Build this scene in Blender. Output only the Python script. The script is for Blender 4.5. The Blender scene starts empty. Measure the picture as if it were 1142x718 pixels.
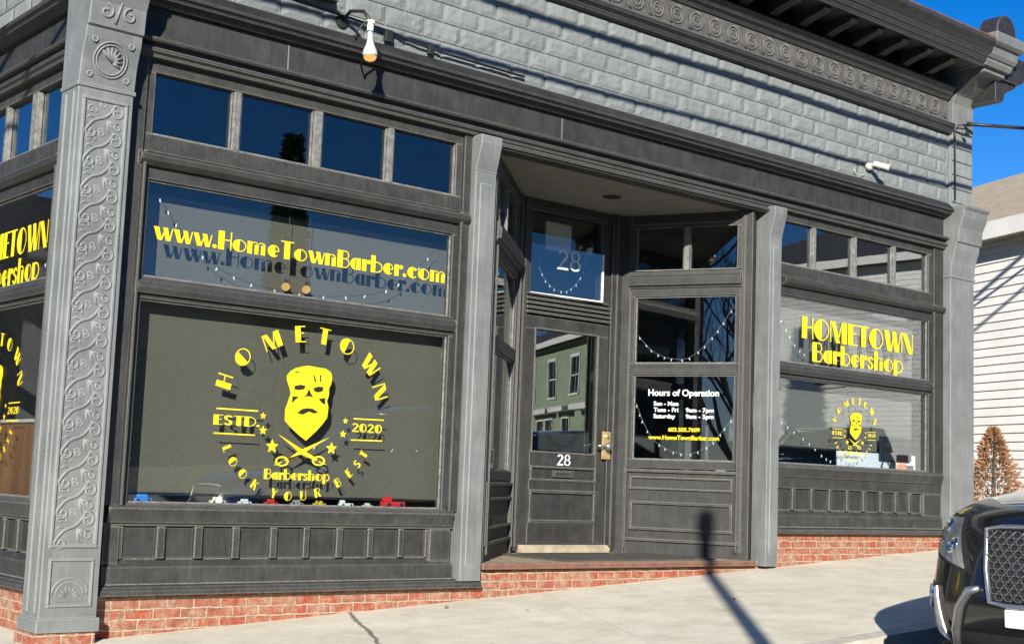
import bpy, bmesh, math, random
from mathutils import Vector, Matrix, noise
random.seed(7)
S = bpy.context.scene
COL = S.collection
PI = math.pi
R = math.radians

# ------------------------------------------------------------------ materials
def nt(name):
    m = bpy.data.materials.new(name); m.use_nodes = True
    n = m.node_tree; n.nodes.clear()
    return m, n
def N(n, t, **k):
    x = n.nodes.new(t)
    for a, b in k.items():
        if a.startswith('i_'):
            x.inputs[a[2:].replace('_', ' ')].default_value = b
        else: setattr(x, a, b)
    return x
def L(n, a, ao, b, bi): n.links.new(a.outputs[ao], b.inputs[bi])
def c4(c): return (c[0], c[1], c[2], 1)
def ramp(n, stops):
    r = N(n, 'ShaderNodeValToRGB'); e = r.color_ramp.elements
    while len(e) < len(stops): e.new(0.5)
    for q, (p, c) in zip(e, stops): q.position = p; q.color = c4(c)
    return r
def surface(name, c1, c2, scale=8, rough=.7, bump=.2, bscale=60, metal=0, speck=None, wear=None, stretch=(1, 1, 1), coat=0, detail=8, spec=.5, bdist=.01, lo=.35, hi=.65, streak=0):
    m, n = nt(name)
    tc = N(n, 'ShaderNodeTexCoord'); mp = N(n, 'ShaderNodeMapping'); mp.inputs['Scale'].default_value = stretch
    geo = N(n, 'ShaderNodeNewGeometry'); L(n, geo, 'Position', mp, 'Vector')
    ns = N(n, 'ShaderNodeTexNoise'); ns.inputs['Scale'].default_value = scale; ns.inputs['Detail'].default_value = detail; ns.inputs['Roughness'].default_value = .65
    L(n, mp, 'Vector', ns, 'Vector')
    r = ramp(n, [(lo, c1), (hi, c2)]); L(n, ns, 'Fac', r, 'Fac')
    col = (r, 'Color')
    b = N(n, 'ShaderNodeBsdfPrincipled')
    n2 = N(n, 'ShaderNodeTexNoise'); n2.inputs['Scale'].default_value = bscale; n2.inputs['Detail'].default_value = 6; n2.inputs['Roughness'].default_value = .7
    L(n, mp, 'Vector', n2, 'Vector')
    if speck:
        sr = ramp(n, [(.56, (0, 0, 0)), (.66, (1, 1, 1))]); L(n, n2, 'Fac', sr, 'Fac')
        mx = N(n, 'ShaderNodeMixRGB'); L(n, sr, 'Color', mx, 'Fac'); L(n, col[0], col[1], mx, 'Color1'); mx.inputs['Color2'].default_value = c4(speck)
        col = (mx, 'Color')
    if streak:
        mp2 = N(n, 'ShaderNodeMapping'); mp2.inputs['Scale'].default_value = (1, 1, .10); L(n, geo, 'Position', mp2, 'Vector')
        n3 = N(n, 'ShaderNodeTexNoise'); n3.inputs['Scale'].default_value = 26; n3.inputs['Detail'].default_value = 7; n3.inputs['Roughness'].default_value = .7; L(n, mp2, 'Vector', n3, 'Vector')
        r3 = ramp(n, [(.32, (1 - streak,) * 3), (.62, (1, 1, 1)), (.78, (1 + streak * .9,) * 3)]); L(n, n3, 'Fac', r3, 'Fac')
        mx = N(n, 'ShaderNodeMixRGB', blend_type='MULTIPLY'); mx.inputs['Fac'].default_value = 1; L(n, col[0], col[1], mx, 'Color1'); L(n, r3, 'Color', mx, 'Color2')
        n4 = N(n, 'ShaderNodeTexNoise'); n4.inputs['Scale'].default_value = 1.7; n4.inputs['Detail'].default_value = 5; L(n, geo, 'Position', n4, 'Vector')
        r4 = ramp(n, [(.35, (1 - streak * .6,) * 3), (.65, (1, 1, 1))]); L(n, n4, 'Fac', r4, 'Fac')
        mx2 = N(n, 'ShaderNodeMixRGB', blend_type='MULTIPLY'); mx2.inputs['Fac'].default_value = 1; L(n, mx, 'Color', mx2, 'Color1'); L(n, r4, 'Color', mx2, 'Color2')
        col = (mx2, 'Color')
    if wear:
        bv = N(n, 'ShaderNodeBevel', samples=3); bv.inputs['Radius'].default_value = .014
        dt = N(n, 'ShaderNodeVectorMath', operation='DOT_PRODUCT'); L(n, bv, 'Normal', dt, 0); L(n, geo, 'Normal', dt, 1)
        wr = ramp(n, [(.88, (1, 1, 1)), (.996, (0, 0, 0))]); L(n, dt, 'Value', wr, 'Fac')
        ml = N(n, 'ShaderNodeMath', operation='MULTIPLY'); L(n, wr, 'Color', ml, 0)
        wn = ramp(n, [(.36, (.15, .15, .15)), (.52, (1, 1, 1))]); L(n, n2, 'Fac', wn, 'Fac'); L(n, wn, 'Color', ml, 1)
        mx = N(n, 'ShaderNodeMixRGB'); L(n, ml, 'Value', mx, 'Fac'); L(n, col[0], col[1], mx, 'Color1'); mx.inputs['Color2'].default_value = c4(wear)
        col = (mx, 'Color')
    L(n, col[0], col[1], b, 'Base Color')
    b.inputs['Roughness'].default_value = rough; b.inputs['Metallic'].default_value = metal
    b.inputs['Coat Weight'].default_value = coat; b.inputs['Coat Roughness'].default_value = .03
    b.inputs['Specular IOR Level'].default_value = spec
    if bump:
        bp = N(n, 'ShaderNodeBump'); bp.inputs['Strength'].default_value = bump; bp.inputs['Distance'].default_value = bdist
        L(n, n2, 'Fac', bp, 'Height'); L(n, bp, 'Normal', b, 'Normal')
    o = N(n, 'ShaderNodeOutputMaterial'); L(n, b, 'BSDF', o, 'Surface')
    return m
M = {}
M['wood'] = surface('weathered charcoal paint', (.022, .023, .022), (.044, .044, .041), 7, .6, .9, 95, speck=(.070, .070, .062), wear=(.17, .168, .148), bdist=.006, streak=.4)
M['woodh'] = surface('scuffed charcoal paint', (.026, .027, .025), (.056, .056, .050), 7, .65, .9, 85, speck=(.085, .085, .072), wear=(.25, .247, .21), bdist=.006, streak=.4)
M['worn'] = surface('worn pale bead', (.085, .086, .082), (.20, .20, .185), 22, .7, .6, 90, bdist=.004)
M['darkwood'] = surface('black cornice paint', (.012, .012, .013), (.028, .027, .026), 9, .55, .3, 90, wear=(.15, .145, .14), bdist=.004)
M['iron'] = surface('grey painted cast iron', (.140, .151, .147), (.195, .208, .202), 3, .58, .6, 120, bdist=.004, wear=(.26, .28, .27), streak=.22)
M['block'] = surface('grey painted rock faced block', (.178, .196, .191), (.228, .246, .240), 4, .75, .8, 60, bdist=.008, streak=.20)
M['ceil'] = surface('taupe beadboard', (.17, .165, .145), (.22, .21, .185), 5, .8, .1, 60)
M['band'] = surface('ornament band', (.05, .05, .048), (.10, .098, .092), 14, .7, .6, 90, wear=(.16, .158, .15))
M['blind'] = surface('perforated grey shade cloth', (.085, .078, .055), (.150, .138, .102), 150, .9, .15, 600)
M['blind2'] = surface('pale grey shade cloth', (.105, .102, .082), (.165, .160, .130), 130, .9, .15, 600)
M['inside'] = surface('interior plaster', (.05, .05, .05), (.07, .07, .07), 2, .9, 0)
M['vinyl'] = surface('yellow vinyl', (.72, .56, .008), (.80, .63, .010), 3, .5, 0)
M['goldv'] = surface('white vinyl', (.70, .74, .74), (.78, .8, .8), 3, .5, 0)
M['lampwhite'] = surface('off white enamel', (.45, .45, .42), (.52, .52, .49), 6, .4, 0)
M['number'] = surface('pale blue number vinyl', (.62, .70, .72), (.70, .78, .80), 3, .5, 0)
M['blackv'] = surface('black vinyl', (.012, .012, .012), (.02, .02, .018), 3, .5, 0)
M['white'] = surface('white paint', (.62, .62, .58), (.75, .75, .7), 6, .5, .1)
M['paper'] = surface('paper', (.55, .53, .42), (.68, .66, .55), 4, .8, 0)
M['brass'] = surface('worn brass', (.55, .36, .13), (.72, .55, .30), 14, .35, .1, metal=.6)
M['steel'] = surface('dull steel', (.45, .45, .44), (.6, .6, .58), 20, .3, .05, metal=.9)
M['chrome'] = surface('chrome', (.75, .76, .78), (.8, .8, .82), 5, .08, 0, metal=1)
M['concrete_edge'] = surface('threshold stone', (.24, .205, .14), (.38, .33, .23), 8, .8, .3, 70)
M['stepwood'] = surface('brown painted step edge', (.11, .055, .038), (.20, .095, .060), 9, .7, .4, 60, wear=(.3, .22, .16))
M['stepfloor'] = surface('entry floor', (.24, .19, .125), (.42, .34, .23), 6, .8, .4, 60)
M['mat'] = surface('rubber doormat', (.045, .043, .036), (.075, .07, .058), 12, .9, .6, 200)
M['rubber'] = surface('black rubber', (.012, .012, .012), (.022, .022, .022), 9, .6, .2)
M['cable'] = surface('black cable', (.01, .01, .012), (.02, .02, .02), 5, .5, 0)
M['carpaint'] = surface('black car paint', (.006, .006, .007), (.008, .008, .009), 2, .18, 0, coat=1)
M['cardark'] = surface('dark grey car paint', (.03, .031, .033), (.036, .036, .038), 2, .25, 0, coat=1)
M['carblackplastic'] = surface('black plastic', (.012, .012, .012), (.02, .02, .02), 20, .5, .1)
M['cleargrey'] = surface('lamp reflector', (.5, .52, .55), (.75, .77, .8), 12, .12, .1, metal=.85)
M['bark'] = surface('bark', (.06, .05, .042), (.13, .11, .09), 9, .9, .9, 30, stretch=(1, 1, .25))
M['needle'] = surface('evergreen needles', (.012, .028, .012), (.035, .06, .025), 3, .8, 0)
M['brownleaf'] = surface('dry brown foliage', (.22, .11, .05), (.36, .19, .09), 5, .85, 0)
M['siding'] = surface('white clapboard', (.74, .73, .69), (.82, .81, .77), 2, .6, .05, 60)
M['greensiding'] = surface('green clapboard', (.24, .31, .19), (.31, .38, .25), 2, .7, .05, 60)
M['trim'] = surface('white trim', (.7, .69, .64), (.8, .79, .74), 3, .6, 0)
M['tanroof'] = surface('tan shingle roof', (.30, .245, .165), (.40, .33, .23), 6, .9, .5, 40)
M['darkroof'] = surface('dark shingle roof', (.02, .022, .026), (.05, .052, .058), 9, .9, .5, 30)
M['orange'] = surface('orange plastic', (.62, .13, .02), (.7, .2, .03), 6, .5, 0)
M['brownwood'] = surface('varnished brown wood', (.16, .065, .022), (.30, .14, .05), 5, .5, .1, 30, stretch=(1, 1, .1))
M['asphalt'] = surface('asphalt', (.040, .040, .042), (.066, .066, .068), 1.2, .9, .8, 150, speck=(.11, .11, .11))
M['grass'] = surface('winter lawn', (.10, .095, .045), (.17, .15, .075), 3, .95, .8, 60)
M['kerb'] = surface('kerb concrete', (.40, .38, .32), (.55, .52, .44), 6, .85, .5, 60)
for nm, c in (('toydark', (.075, .075, .08)), ('toyblue', (.06, .28, .75)), ('toyred', (.6, .03, .03)), ('toywhite', (.75, .75, .72)), ('toygrey', (.28, .28, .27)), ('toycream', (.7, .66, .5)), ('toyyellow', (.7, .5, .03))):
    M[nm] = surface(nm, tuple(x * .85 for x in c), c, 9, .35, 0, coat=.4)

def glass_mat(name, tint=(.90, .93, .94), gain=.8, bias=.070, wav=.005):
    m, n = nt(name)
    fr = N(n, 'ShaderNodeLayerWeight'); fr.inputs['Blend'].default_value = .5
    pw = N(n, 'ShaderNodeMath', operation='POWER'); L(n, fr, 'Facing', pw, 0); pw.inputs[1].default_value = 4
    mul = N(n, 'ShaderNodeMath', operation='MULTIPLY_ADD', use_clamp=True); mul.inputs[1].default_value = gain; mul.inputs[2].default_value = bias
    L(n, pw, 'Value', mul, 0)
    t = N(n, 'ShaderNodeBsdfTransparent'); t.inputs['Color'].default_value = c4(tint)
    g = N(n, 'ShaderNodeBsdfGlossy'); g.inputs['Roughness'].default_value = 0.0; g.inputs['Color'].default_value = (1, 1, 1, 1)
    geo = N(n, 'ShaderNodeNewGeometry')
    ns = N(n, 'ShaderNodeTexNoise'); ns.inputs['Scale'].default_value = 1.6; ns.inputs['Detail'].default_value = 1
    L(n, geo, 'Position', ns, 'Vector')
    bp = N(n, 'ShaderNodeBump'); bp.inputs['Strength'].default_value = wav * 10; bp.inputs['Distance'].default_value = .012; L(n, ns, 'Fac', bp, 'Height')
    L(n, bp, 'Normal', g, 'Normal')
    mx = N(n, 'ShaderNodeMixShader'); L(n, mul, 'Value', mx, 'Fac'); L(n, t, 'BSDF', mx, 1); L(n, g, 'BSDF', mx, 2)
    o = N(n, 'ShaderNodeOutputMaterial'); L(n, mx, 'Shader', o, 'Surface')
    return m
M['glass'] = glass_mat('old window glass')
M['glass_bright'] = glass_mat('newer window glass', tint=(.86, .9, .92), gain=.9, bias=.125, wav=.003)
M['carglass'] = glass_mat('car glass', tint=(.12, .13, .13), gain=.9, bias=.05, wav=0)
M['lens'] = glass_mat('clear lens', tint=(.85, .87, .88), gain=.9, bias=.04, wav=0)

def emis(name, c, s):
    m, n = nt(name)
    e = N(n, 'ShaderNodeEmission'); e.inputs['Color'].default_value = c4(c); e.inputs['Strength'].default_value = s
    o = N(n, 'ShaderNodeOutputMaterial'); L(n, e, 'Emission', o, 'Surface'); return m
M['bulbwarm'] = emis('lit amber bulb', (1, .55, .16), .55)

def brick_mat():
    m, n = nt('old red brick')
    geo = N(n, 'ShaderNodeNewGeometry'); sp = N(n, 'ShaderNodeSeparateXYZ'); L(n, geo, 'Position', sp, 'Vector')
    ad = N(n, 'ShaderNodeMath', operation='ADD'); L(n, sp, 'X', ad, 0); L(n, sp, 'Y', ad, 1)
    cb = N(n, 'ShaderNodeCombineXYZ'); L(n, ad, 'Value', cb, 'X'); L(n, sp, 'Z', cb, 'Y')
    dn = N(n, 'ShaderNodeTexNoise'); dn.inputs['Scale'].default_value = 9; L(n, geo, 'Position', dn, 'Vector')
    mxv = N(n, 'ShaderNodeMixRGB', blend_type='LINEAR_LIGHT'); mxv.inputs['Fac'].default_value = .012
    L(n, cb, 'Vector', mxv, 'Color1'); L(n, dn, 'Color', mxv, 'Color2')
    bt = N(n, 'ShaderNodeTexBrick'); bt.inputs['Scale'].default_value = 1; bt.inputs['Brick Width'].default_value = .205; bt.inputs['Row Height'].default_value = .068
    bt.inputs['Mortar Size'].default_value = .0058; bt.inputs['Mortar Smooth'].default_value = .15; bt.inputs['Bias'].default_value = -.1
    bt.inputs['Color1'].default_value = (.31, .062, .026, 1); bt.inputs['Color2'].default_value = (.26, .10, .060, 1); bt.inputs['Mortar'].default_value = (.40, .34, .24, 1)
    L(n, mxv, 'Color', bt, 'Vector')
    ns = N(n, 'ShaderNodeTexNoise'); ns.inputs['Scale'].default_value = 7; ns.inputs['Detail'].default_value = 9; ns.inputs['Roughness'].default_value = .72; L(n, geo, 'Position', ns, 'Vector')
    r = ramp(n, [(.44, (0, 0, 0)), (.64, (.9, .9, .9))]); L(n, ns, 'Fac', r, 'Fac')
    mx = N(n, 'ShaderNodeMixRGB'); L(n, r, 'Color', mx, 'Fac'); L(n, bt, 'Color', mx, 'Color1'); mx.inputs['Color2'].default_value = (.36, .25, .17, 1)
    bn = N(n, 'ShaderNodeTexNoise'); bn.inputs['Scale'].default_value = 22; bn.inputs['Detail'].default_value = 8; bn.inputs['Roughness'].default_value = .8; L(n, geo, 'Position', bn, 'Vector')
    br = ramp(n, [(.36, (.55, .53, .52)), (.58, (1.08, 1.08, 1.08))]); L(n, bn, 'Fac', br, 'Fac')
    m2 = N(n, 'ShaderNodeMixRGB', blend_type='MULTIPLY'); m2.inputs['Fac'].default_value = 1; L(n, mx, 'Color', m2, 'Color1'); L(n, br, 'Color', m2, 'Color2'); mx = m2
    b = N(n, 'ShaderNodeBsdfPrincipled'); L(n, mx, 'Color', b, 'Base Color'); b.inputs['Roughness'].default_value = .9
    bp = N(n, 'ShaderNodeBump'); bp.inputs['Strength'].default_value = .9; bp.inputs['Distance'].default_value = .012
    inv = N(n, 'ShaderNodeMath', operation='MULTIPLY_ADD'); L(n, bt, 'Fac', inv, 0); inv.inputs[1].default_value = -1
    L(n, ns, 'Fac', inv, 2); L(n, inv, 'Value', bp, 'Height'); L(n, bp, 'Normal', b, 'Normal')
    o = N(n, 'ShaderNodeOutputMaterial'); L(n, b, 'BSDF', o, 'Surface'); return m
M['brick'] = brick_mat()

def sidewalk_mat():
    m, n = nt('pale concrete pavement')
    geo = N(n, 'ShaderNodeNewGeometry'); sp = N(n, 'ShaderNodeSeparateXYZ'); L(n, geo, 'Position', sp, 'Vector')
    ns = N(n, 'ShaderNodeTexNoise'); ns.inputs['Scale'].default_value = 1.1; ns.inputs['Detail'].default_value = 9; ns.inputs['Roughness'].default_value = .6; L(n, geo, 'Position', ns, 'Vector')
    r = ramp(n, [(.3, (.58, .54, .425)), (.7, (.70, .66, .535))]); L(n, ns, 'Fac', r, 'Fac')
    fn = N(n, 'ShaderNodeTexNoise'); fn.inputs['Scale'].default_value = 160; fn.inputs['Detail'].default_value = 3; L(n, geo, 'Position', fn, 'Vector')
    # joints: distance to slanting lines, wobbling
    wb = N(n, 'ShaderNodeTexNoise'); wb.inputs['Scale'].default_value = 5; wb.inputs['Detail'].default_value = 5; L(n, geo, 'Position', wb, 'Vector')
    def line(x0, k, w, amp, dark):
        a = N(n, 'ShaderNodeMath', operation='MULTIPLY_ADD'); L(n, sp, 'Y', a, 0); a.inputs[1].default_value = -k; L(n, sp, 'X', a, 2)
        b_ = N(n, 'ShaderNodeMath', operation='MULTIPLY_ADD'); L(n, wb, 'Fac', b_, 0); b_.inputs[1].default_value = amp; L(n, a, 'Value', b_, 2)
        c = N(n, 'ShaderNodeMath', operation='SUBTRACT'); L(n, b_, 'Value', c, 0); c.inputs[1].default_value = x0 + amp * .5
        d = N(n, 'ShaderNodeMath', operation='ABSOLUTE'); L(n, c, 'Value', d, 0)
        e = N(n, 'ShaderNodeMapRange'); e.inputs['From Min'].default_value = w; e.inputs['From Max'].default_value = w * 2.2; e.inputs['To Min'].default_value = dark; e.inputs['To Max'].default_value = 0
        L(n, d, 'Value', e, 'Value'); return e
    ls_ = [line(5.90, .46, .011, .10, .85), line(7.83, .46, .004, .02, .25), line(10.2, .46, .004, .02, .18), line(12.6, .46, .004, .02, .18), line(2.6, .46, .005, .02, .4), line(9.02, .46, .0035, .015, .22), line(11.4, .46, .0035, .015, .22)]
    col = (r, 'Color')
    for l in ls_:
        mx = N(n, 'ShaderNodeMixRGB'); L(n, l, 'Result', mx, 'Fac'); L(n, col[0], col[1], mx, 'Color1'); mx.inputs['Color2'].default_value = (.10, .095, .065, 1); col = (mx, 'Color')
    st = N(n, 'ShaderNodeTexNoise'); st.inputs['Scale'].default_value = 3.3; st.inputs['Detail'].default_value = 10; st.inputs['Roughness'].default_value = .75; L(n, geo, 'Position', st, 'Vector')
    sr = ramp(n, [(.34, (.80, .79, .76)), (.56, (1, 1, 1))]); L(n, st, 'Fac', sr, 'Fac')
    mx = N(n, 'ShaderNodeMixRGB', blend_type='MULTIPLY'); mx.inputs['Fac'].default_value = 1; L(n, col[0], col[1], mx, 'Color1'); L(n, sr, 'Color', mx, 'Color2'); col = (mx, 'Color')
    fr_ = ramp(n, [(.36, (.82, .82, .80)), (.6, (1.06, 1.06, 1.06))]); L(n, fn, 'Fac', fr_, 'Fac')
    mx = N(n, 'ShaderNodeMixRGB', blend_type='MULTIPLY'); mx.inputs['Fac'].default_value = 1; L(n, col[0], col[1], mx, 'Color1'); L(n, fr_, 'Color', mx, 'Color2'); col = (mx, 'Color')
    # dirt specks
    vo = N(n, 'ShaderNodeTexVoronoi'); vo.inputs['Scale'].default_value = 1.7; L(n, geo, 'Position', vo, 'Vector')
    dr = ramp(n, [(.018, (.7, .7, .7)), (.03, (0, 0, 0))]); L(n, vo, 'Distance', dr, 'Fac')
    mx = N(n, 'ShaderNodeMixRGB'); L(n, dr, 'Color', mx, 'Fac'); L(n, col[0], col[1], mx, 'Color1'); mx.inputs['Color2'].default_value = (.2, .17, .12, 1)
    b = N(n, 'ShaderNodeBsdfPrincipled'); L(n, mx, 'Color', b, 'Base Color'); b.inputs['Roughness'].default_value = .9
    bp = N(n, 'ShaderNodeBump'); bp.inputs['Strength'].default_value = .25; bp.inputs['Distance'].default_value = .004; L(n, fn, 'Fac', bp, 'Height'); L(n, bp, 'Normal', b, 'Normal')
    o = N(n, 'ShaderNodeOutputMaterial'); L(n, b, 'BSDF', o, 'Surface'); return m
M['pavement'] = sidewalk_mat()

# ------------------------------------------------------------------ mesh builder
class Fr:
    """a local frame: u to the right as one faces it, v up, w inward"""
    def __init__(s, o, U, Nn):
        s.o = Vector((o[0], o[1], 0)); s.U = Vector((U[0], U[1], 0)).normalized(); s.N = Vector((Nn[0], Nn[1], 0)).normalized()
    def p(s, u, v, w=0): return s.o + s.U * u + s.N * w + Vector((0, 0, v))
FRONT = Fr((0, 0), (1, 0), (0, 1))
SIDE = Fr((3.64, 0), (0, -1), (1, 0))
DOOR = Fr((0, 1.25), (1, 0), (0, 1))
RS = Fr((9.88, 1.25), (.61, -1.25), (1.25, .61))
LS = Fr((7.17, 0), (1.36, 1.25), (-1.25, 1.36))
class MB:
    def __init__(s, f=FRONT): s.V = []; s.F = []; s.f = f
    def add(s, vs, fs):
        b = len(s.V); s.V += [tuple(v) for v in vs]; s.F += [tuple(i + b for i in f) for f in fs]; return s
    def box(s, u0, u1, v0, v1, w0, w1, f=None):
        f = f or s.f
        P = [f.p(u, v, w) for u in (u0, u1) for v in (v0, v1) for w in (w0, w1)]
        fs = [(0, 1, 3, 2), (4, 6, 7, 5), (0, 4, 5, 1), (2, 3, 7, 6), (0, 2, 6, 4), (1, 5, 7, 3)]
        if (f.p(1, 0, 0) - f.o).cross(f.p(0, 0, 1) - f.o).z < 0: fs = [tuple(reversed(q)) for q in fs]
        return s.add(P, fs)
    def quad(s, pts): return s.add(pts, [tuple(range(len(pts)))])
    def sweep(s, prof, u0, u1, m0=0, m1=0, f=None):
        """profile [(w,v)] extruded along u; m0/m1 mitre"""
        f = f or s.f; n = len(prof)
        P = [f.p(u0 + m0 * w, v, w) for w, v in prof] + [f.p(u1 + m1 * w, v, w) for w, v in prof]
        fs = [(i, (i + 1) % n, n + (i + 1) % n, n + i) for i in range(n)] + [tuple(range(n - 1, -1, -1)), tuple(range(n, 2 * n))]
        return s.add(P, fs)
    def tube(s, pts, r, seg=8, closed=False, flat=None):
        pts = [Vector(p) for p in pts]; n = len(pts); rs = r if isinstance(r, (list, tuple)) else [r] * n
        up = None; rings = []
        for i, p in enumerate(pts):
            a = pts[(i - 1) % n] if closed or i > 0 else p; b = pts[(i + 1) % n] if closed or i < n - 1 else p
            t = (b - a)
            if t.length < 1e-9: t = Vector((0, 0, 1))
            t.normalize()
            if up is None: up = t.orthogonal().normalized()
            up = (up - t * up.dot(t))
            if up.length < 1e-6: up = t.orthogonal()
            up.normalize(); sd = t.cross(up)
            rings.append([p + (up * math.cos(k * 2 * PI / seg) + sd * math.sin(k * 2 * PI / seg)) * rs[i] for k in range(seg)])
        vs = [v for rg in rings for v in rg]; fs = []
        m = n if closed else n - 1
        for i in range(m):
            j = (i + 1) % n
            for k in range(seg):
                fs.append((i * seg + k, i * seg + (k + 1) % seg, j * seg + (k + 1) % seg, j * seg + k))
        if not closed: fs += [tuple(range(seg - 1, -1, -1)), tuple((n - 1) * seg + k for k in range(seg))]
        return s.add(vs, fs)
    def lathe(s, c, axis, prof, seg=20):
        axis = Vector(axis).normalized(); a = axis.orthogonal().normalized(); b = axis.cross(a); c = Vector(c)
        vs = [c + axis * h + (a * math.cos(k * 2 * PI / seg) + b * math.sin(k * 2 * PI / seg)) * r for h, r in prof for k in range(seg)]
        fs = [(i * seg + k, i * seg + (k + 1) % seg, (i + 1) * seg + (k + 1) % seg, (i + 1) * seg + k) for i in range(len(prof) - 1) for k in range(seg)]
        fs += [tuple(range(seg - 1, -1, -1)), tuple((len(prof) - 1) * seg + k for k in range(seg))]
        return s.add(vs, fs)
    def build(s, name, mat, parent=None, bevel=0, smooth=False, seg=2):
        me = bpy.data.meshes.new(name); me.from_pydata(s.V, [], s.F); me.update()
        bm = bmesh.new(); bm.from_mesh(me); bmesh.ops.recalc_face_normals(bm, faces=bm.faces); bm.to_mesh(me); bm.free()
        o = bpy.data.objects.new(name, me); COL.objects.link(o)
        me.materials.append(M[mat] if isinstance(mat, str) else mat)
        if smooth:
            for p in me.polygons: p.use_smooth = True
        if bevel:
            b = o.modifiers.new('bevel', 'BEVEL'); b.width = bevel; b.segments = seg; b.limit_method = 'ANGLE'; b.angle_limit = R(35)
        if parent: o.parent = parent; o.matrix_parent_inverse = Matrix.Identity(4); 
        if parent: o.location = -WORLD(parent)
        return o
def WORLD(o):
    v = Vector((0, 0, 0))
    while o: v += o.location; o = o.parent
    return v
def thing(name, label, cat, loc=(0, 0, 0), group=None):
    o = bpy.data.objects.new(name, None); COL.objects.link(o); o.location = loc; o.empty_display_size = .2
    return tag(o, label, cat, group)
def tag(o, label, cat, group=None):
    o['label'] = label; o['category'] = cat
    if group: o['group'] = group
    return o
def struct(o): o['kind'] = 'structure'; return o
def copy_tree(o, parent=None):
    c = o.copy(); COL.objects.link(c); c.parent = parent
    for ch in list(o.children): copy_tree(ch, c)
    return c

# ------------------------------------------------------------------ lettering (thick and thin display capitals)
def arc(cx, cy, rx, ry, a0, a1, t, n=14, tx=None):
    out = []; tx = t if tx is None else tx
    for i in range(n):
        a, b = R(a0 + (a1 - a0) * i / n), R(a0 + (a1 - a0) * (i + 1) / n)
        out.append([(cx + rx * math.cos(a), cy + ry * math.sin(a)), (cx + rx * math.cos(b), cy + ry * math.sin(b)),
                    (cx + (rx - tx) * math.cos(b), cy + (ry - t) * math.sin(b)), (cx + (rx - tx) * math.cos(a), cy + (ry - t) * math.sin(a))])
    return out
def seg_(cx, cy, rx, ry, a0, a1, n=16):
    return [[(cx + rx * math.cos(R(a0 + (a1 - a0) * i / n)), cy + ry * math.sin(R(a0 + (a1 - a0) * i / n))) for i in range(n + 1)]]
def rc(x0, x1, y0, y1): return [[(x0, y0), (x1, y0), (x1, y1), (x0, y1)]]
def pl(*p): return [list(p)]
T = .055
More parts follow.
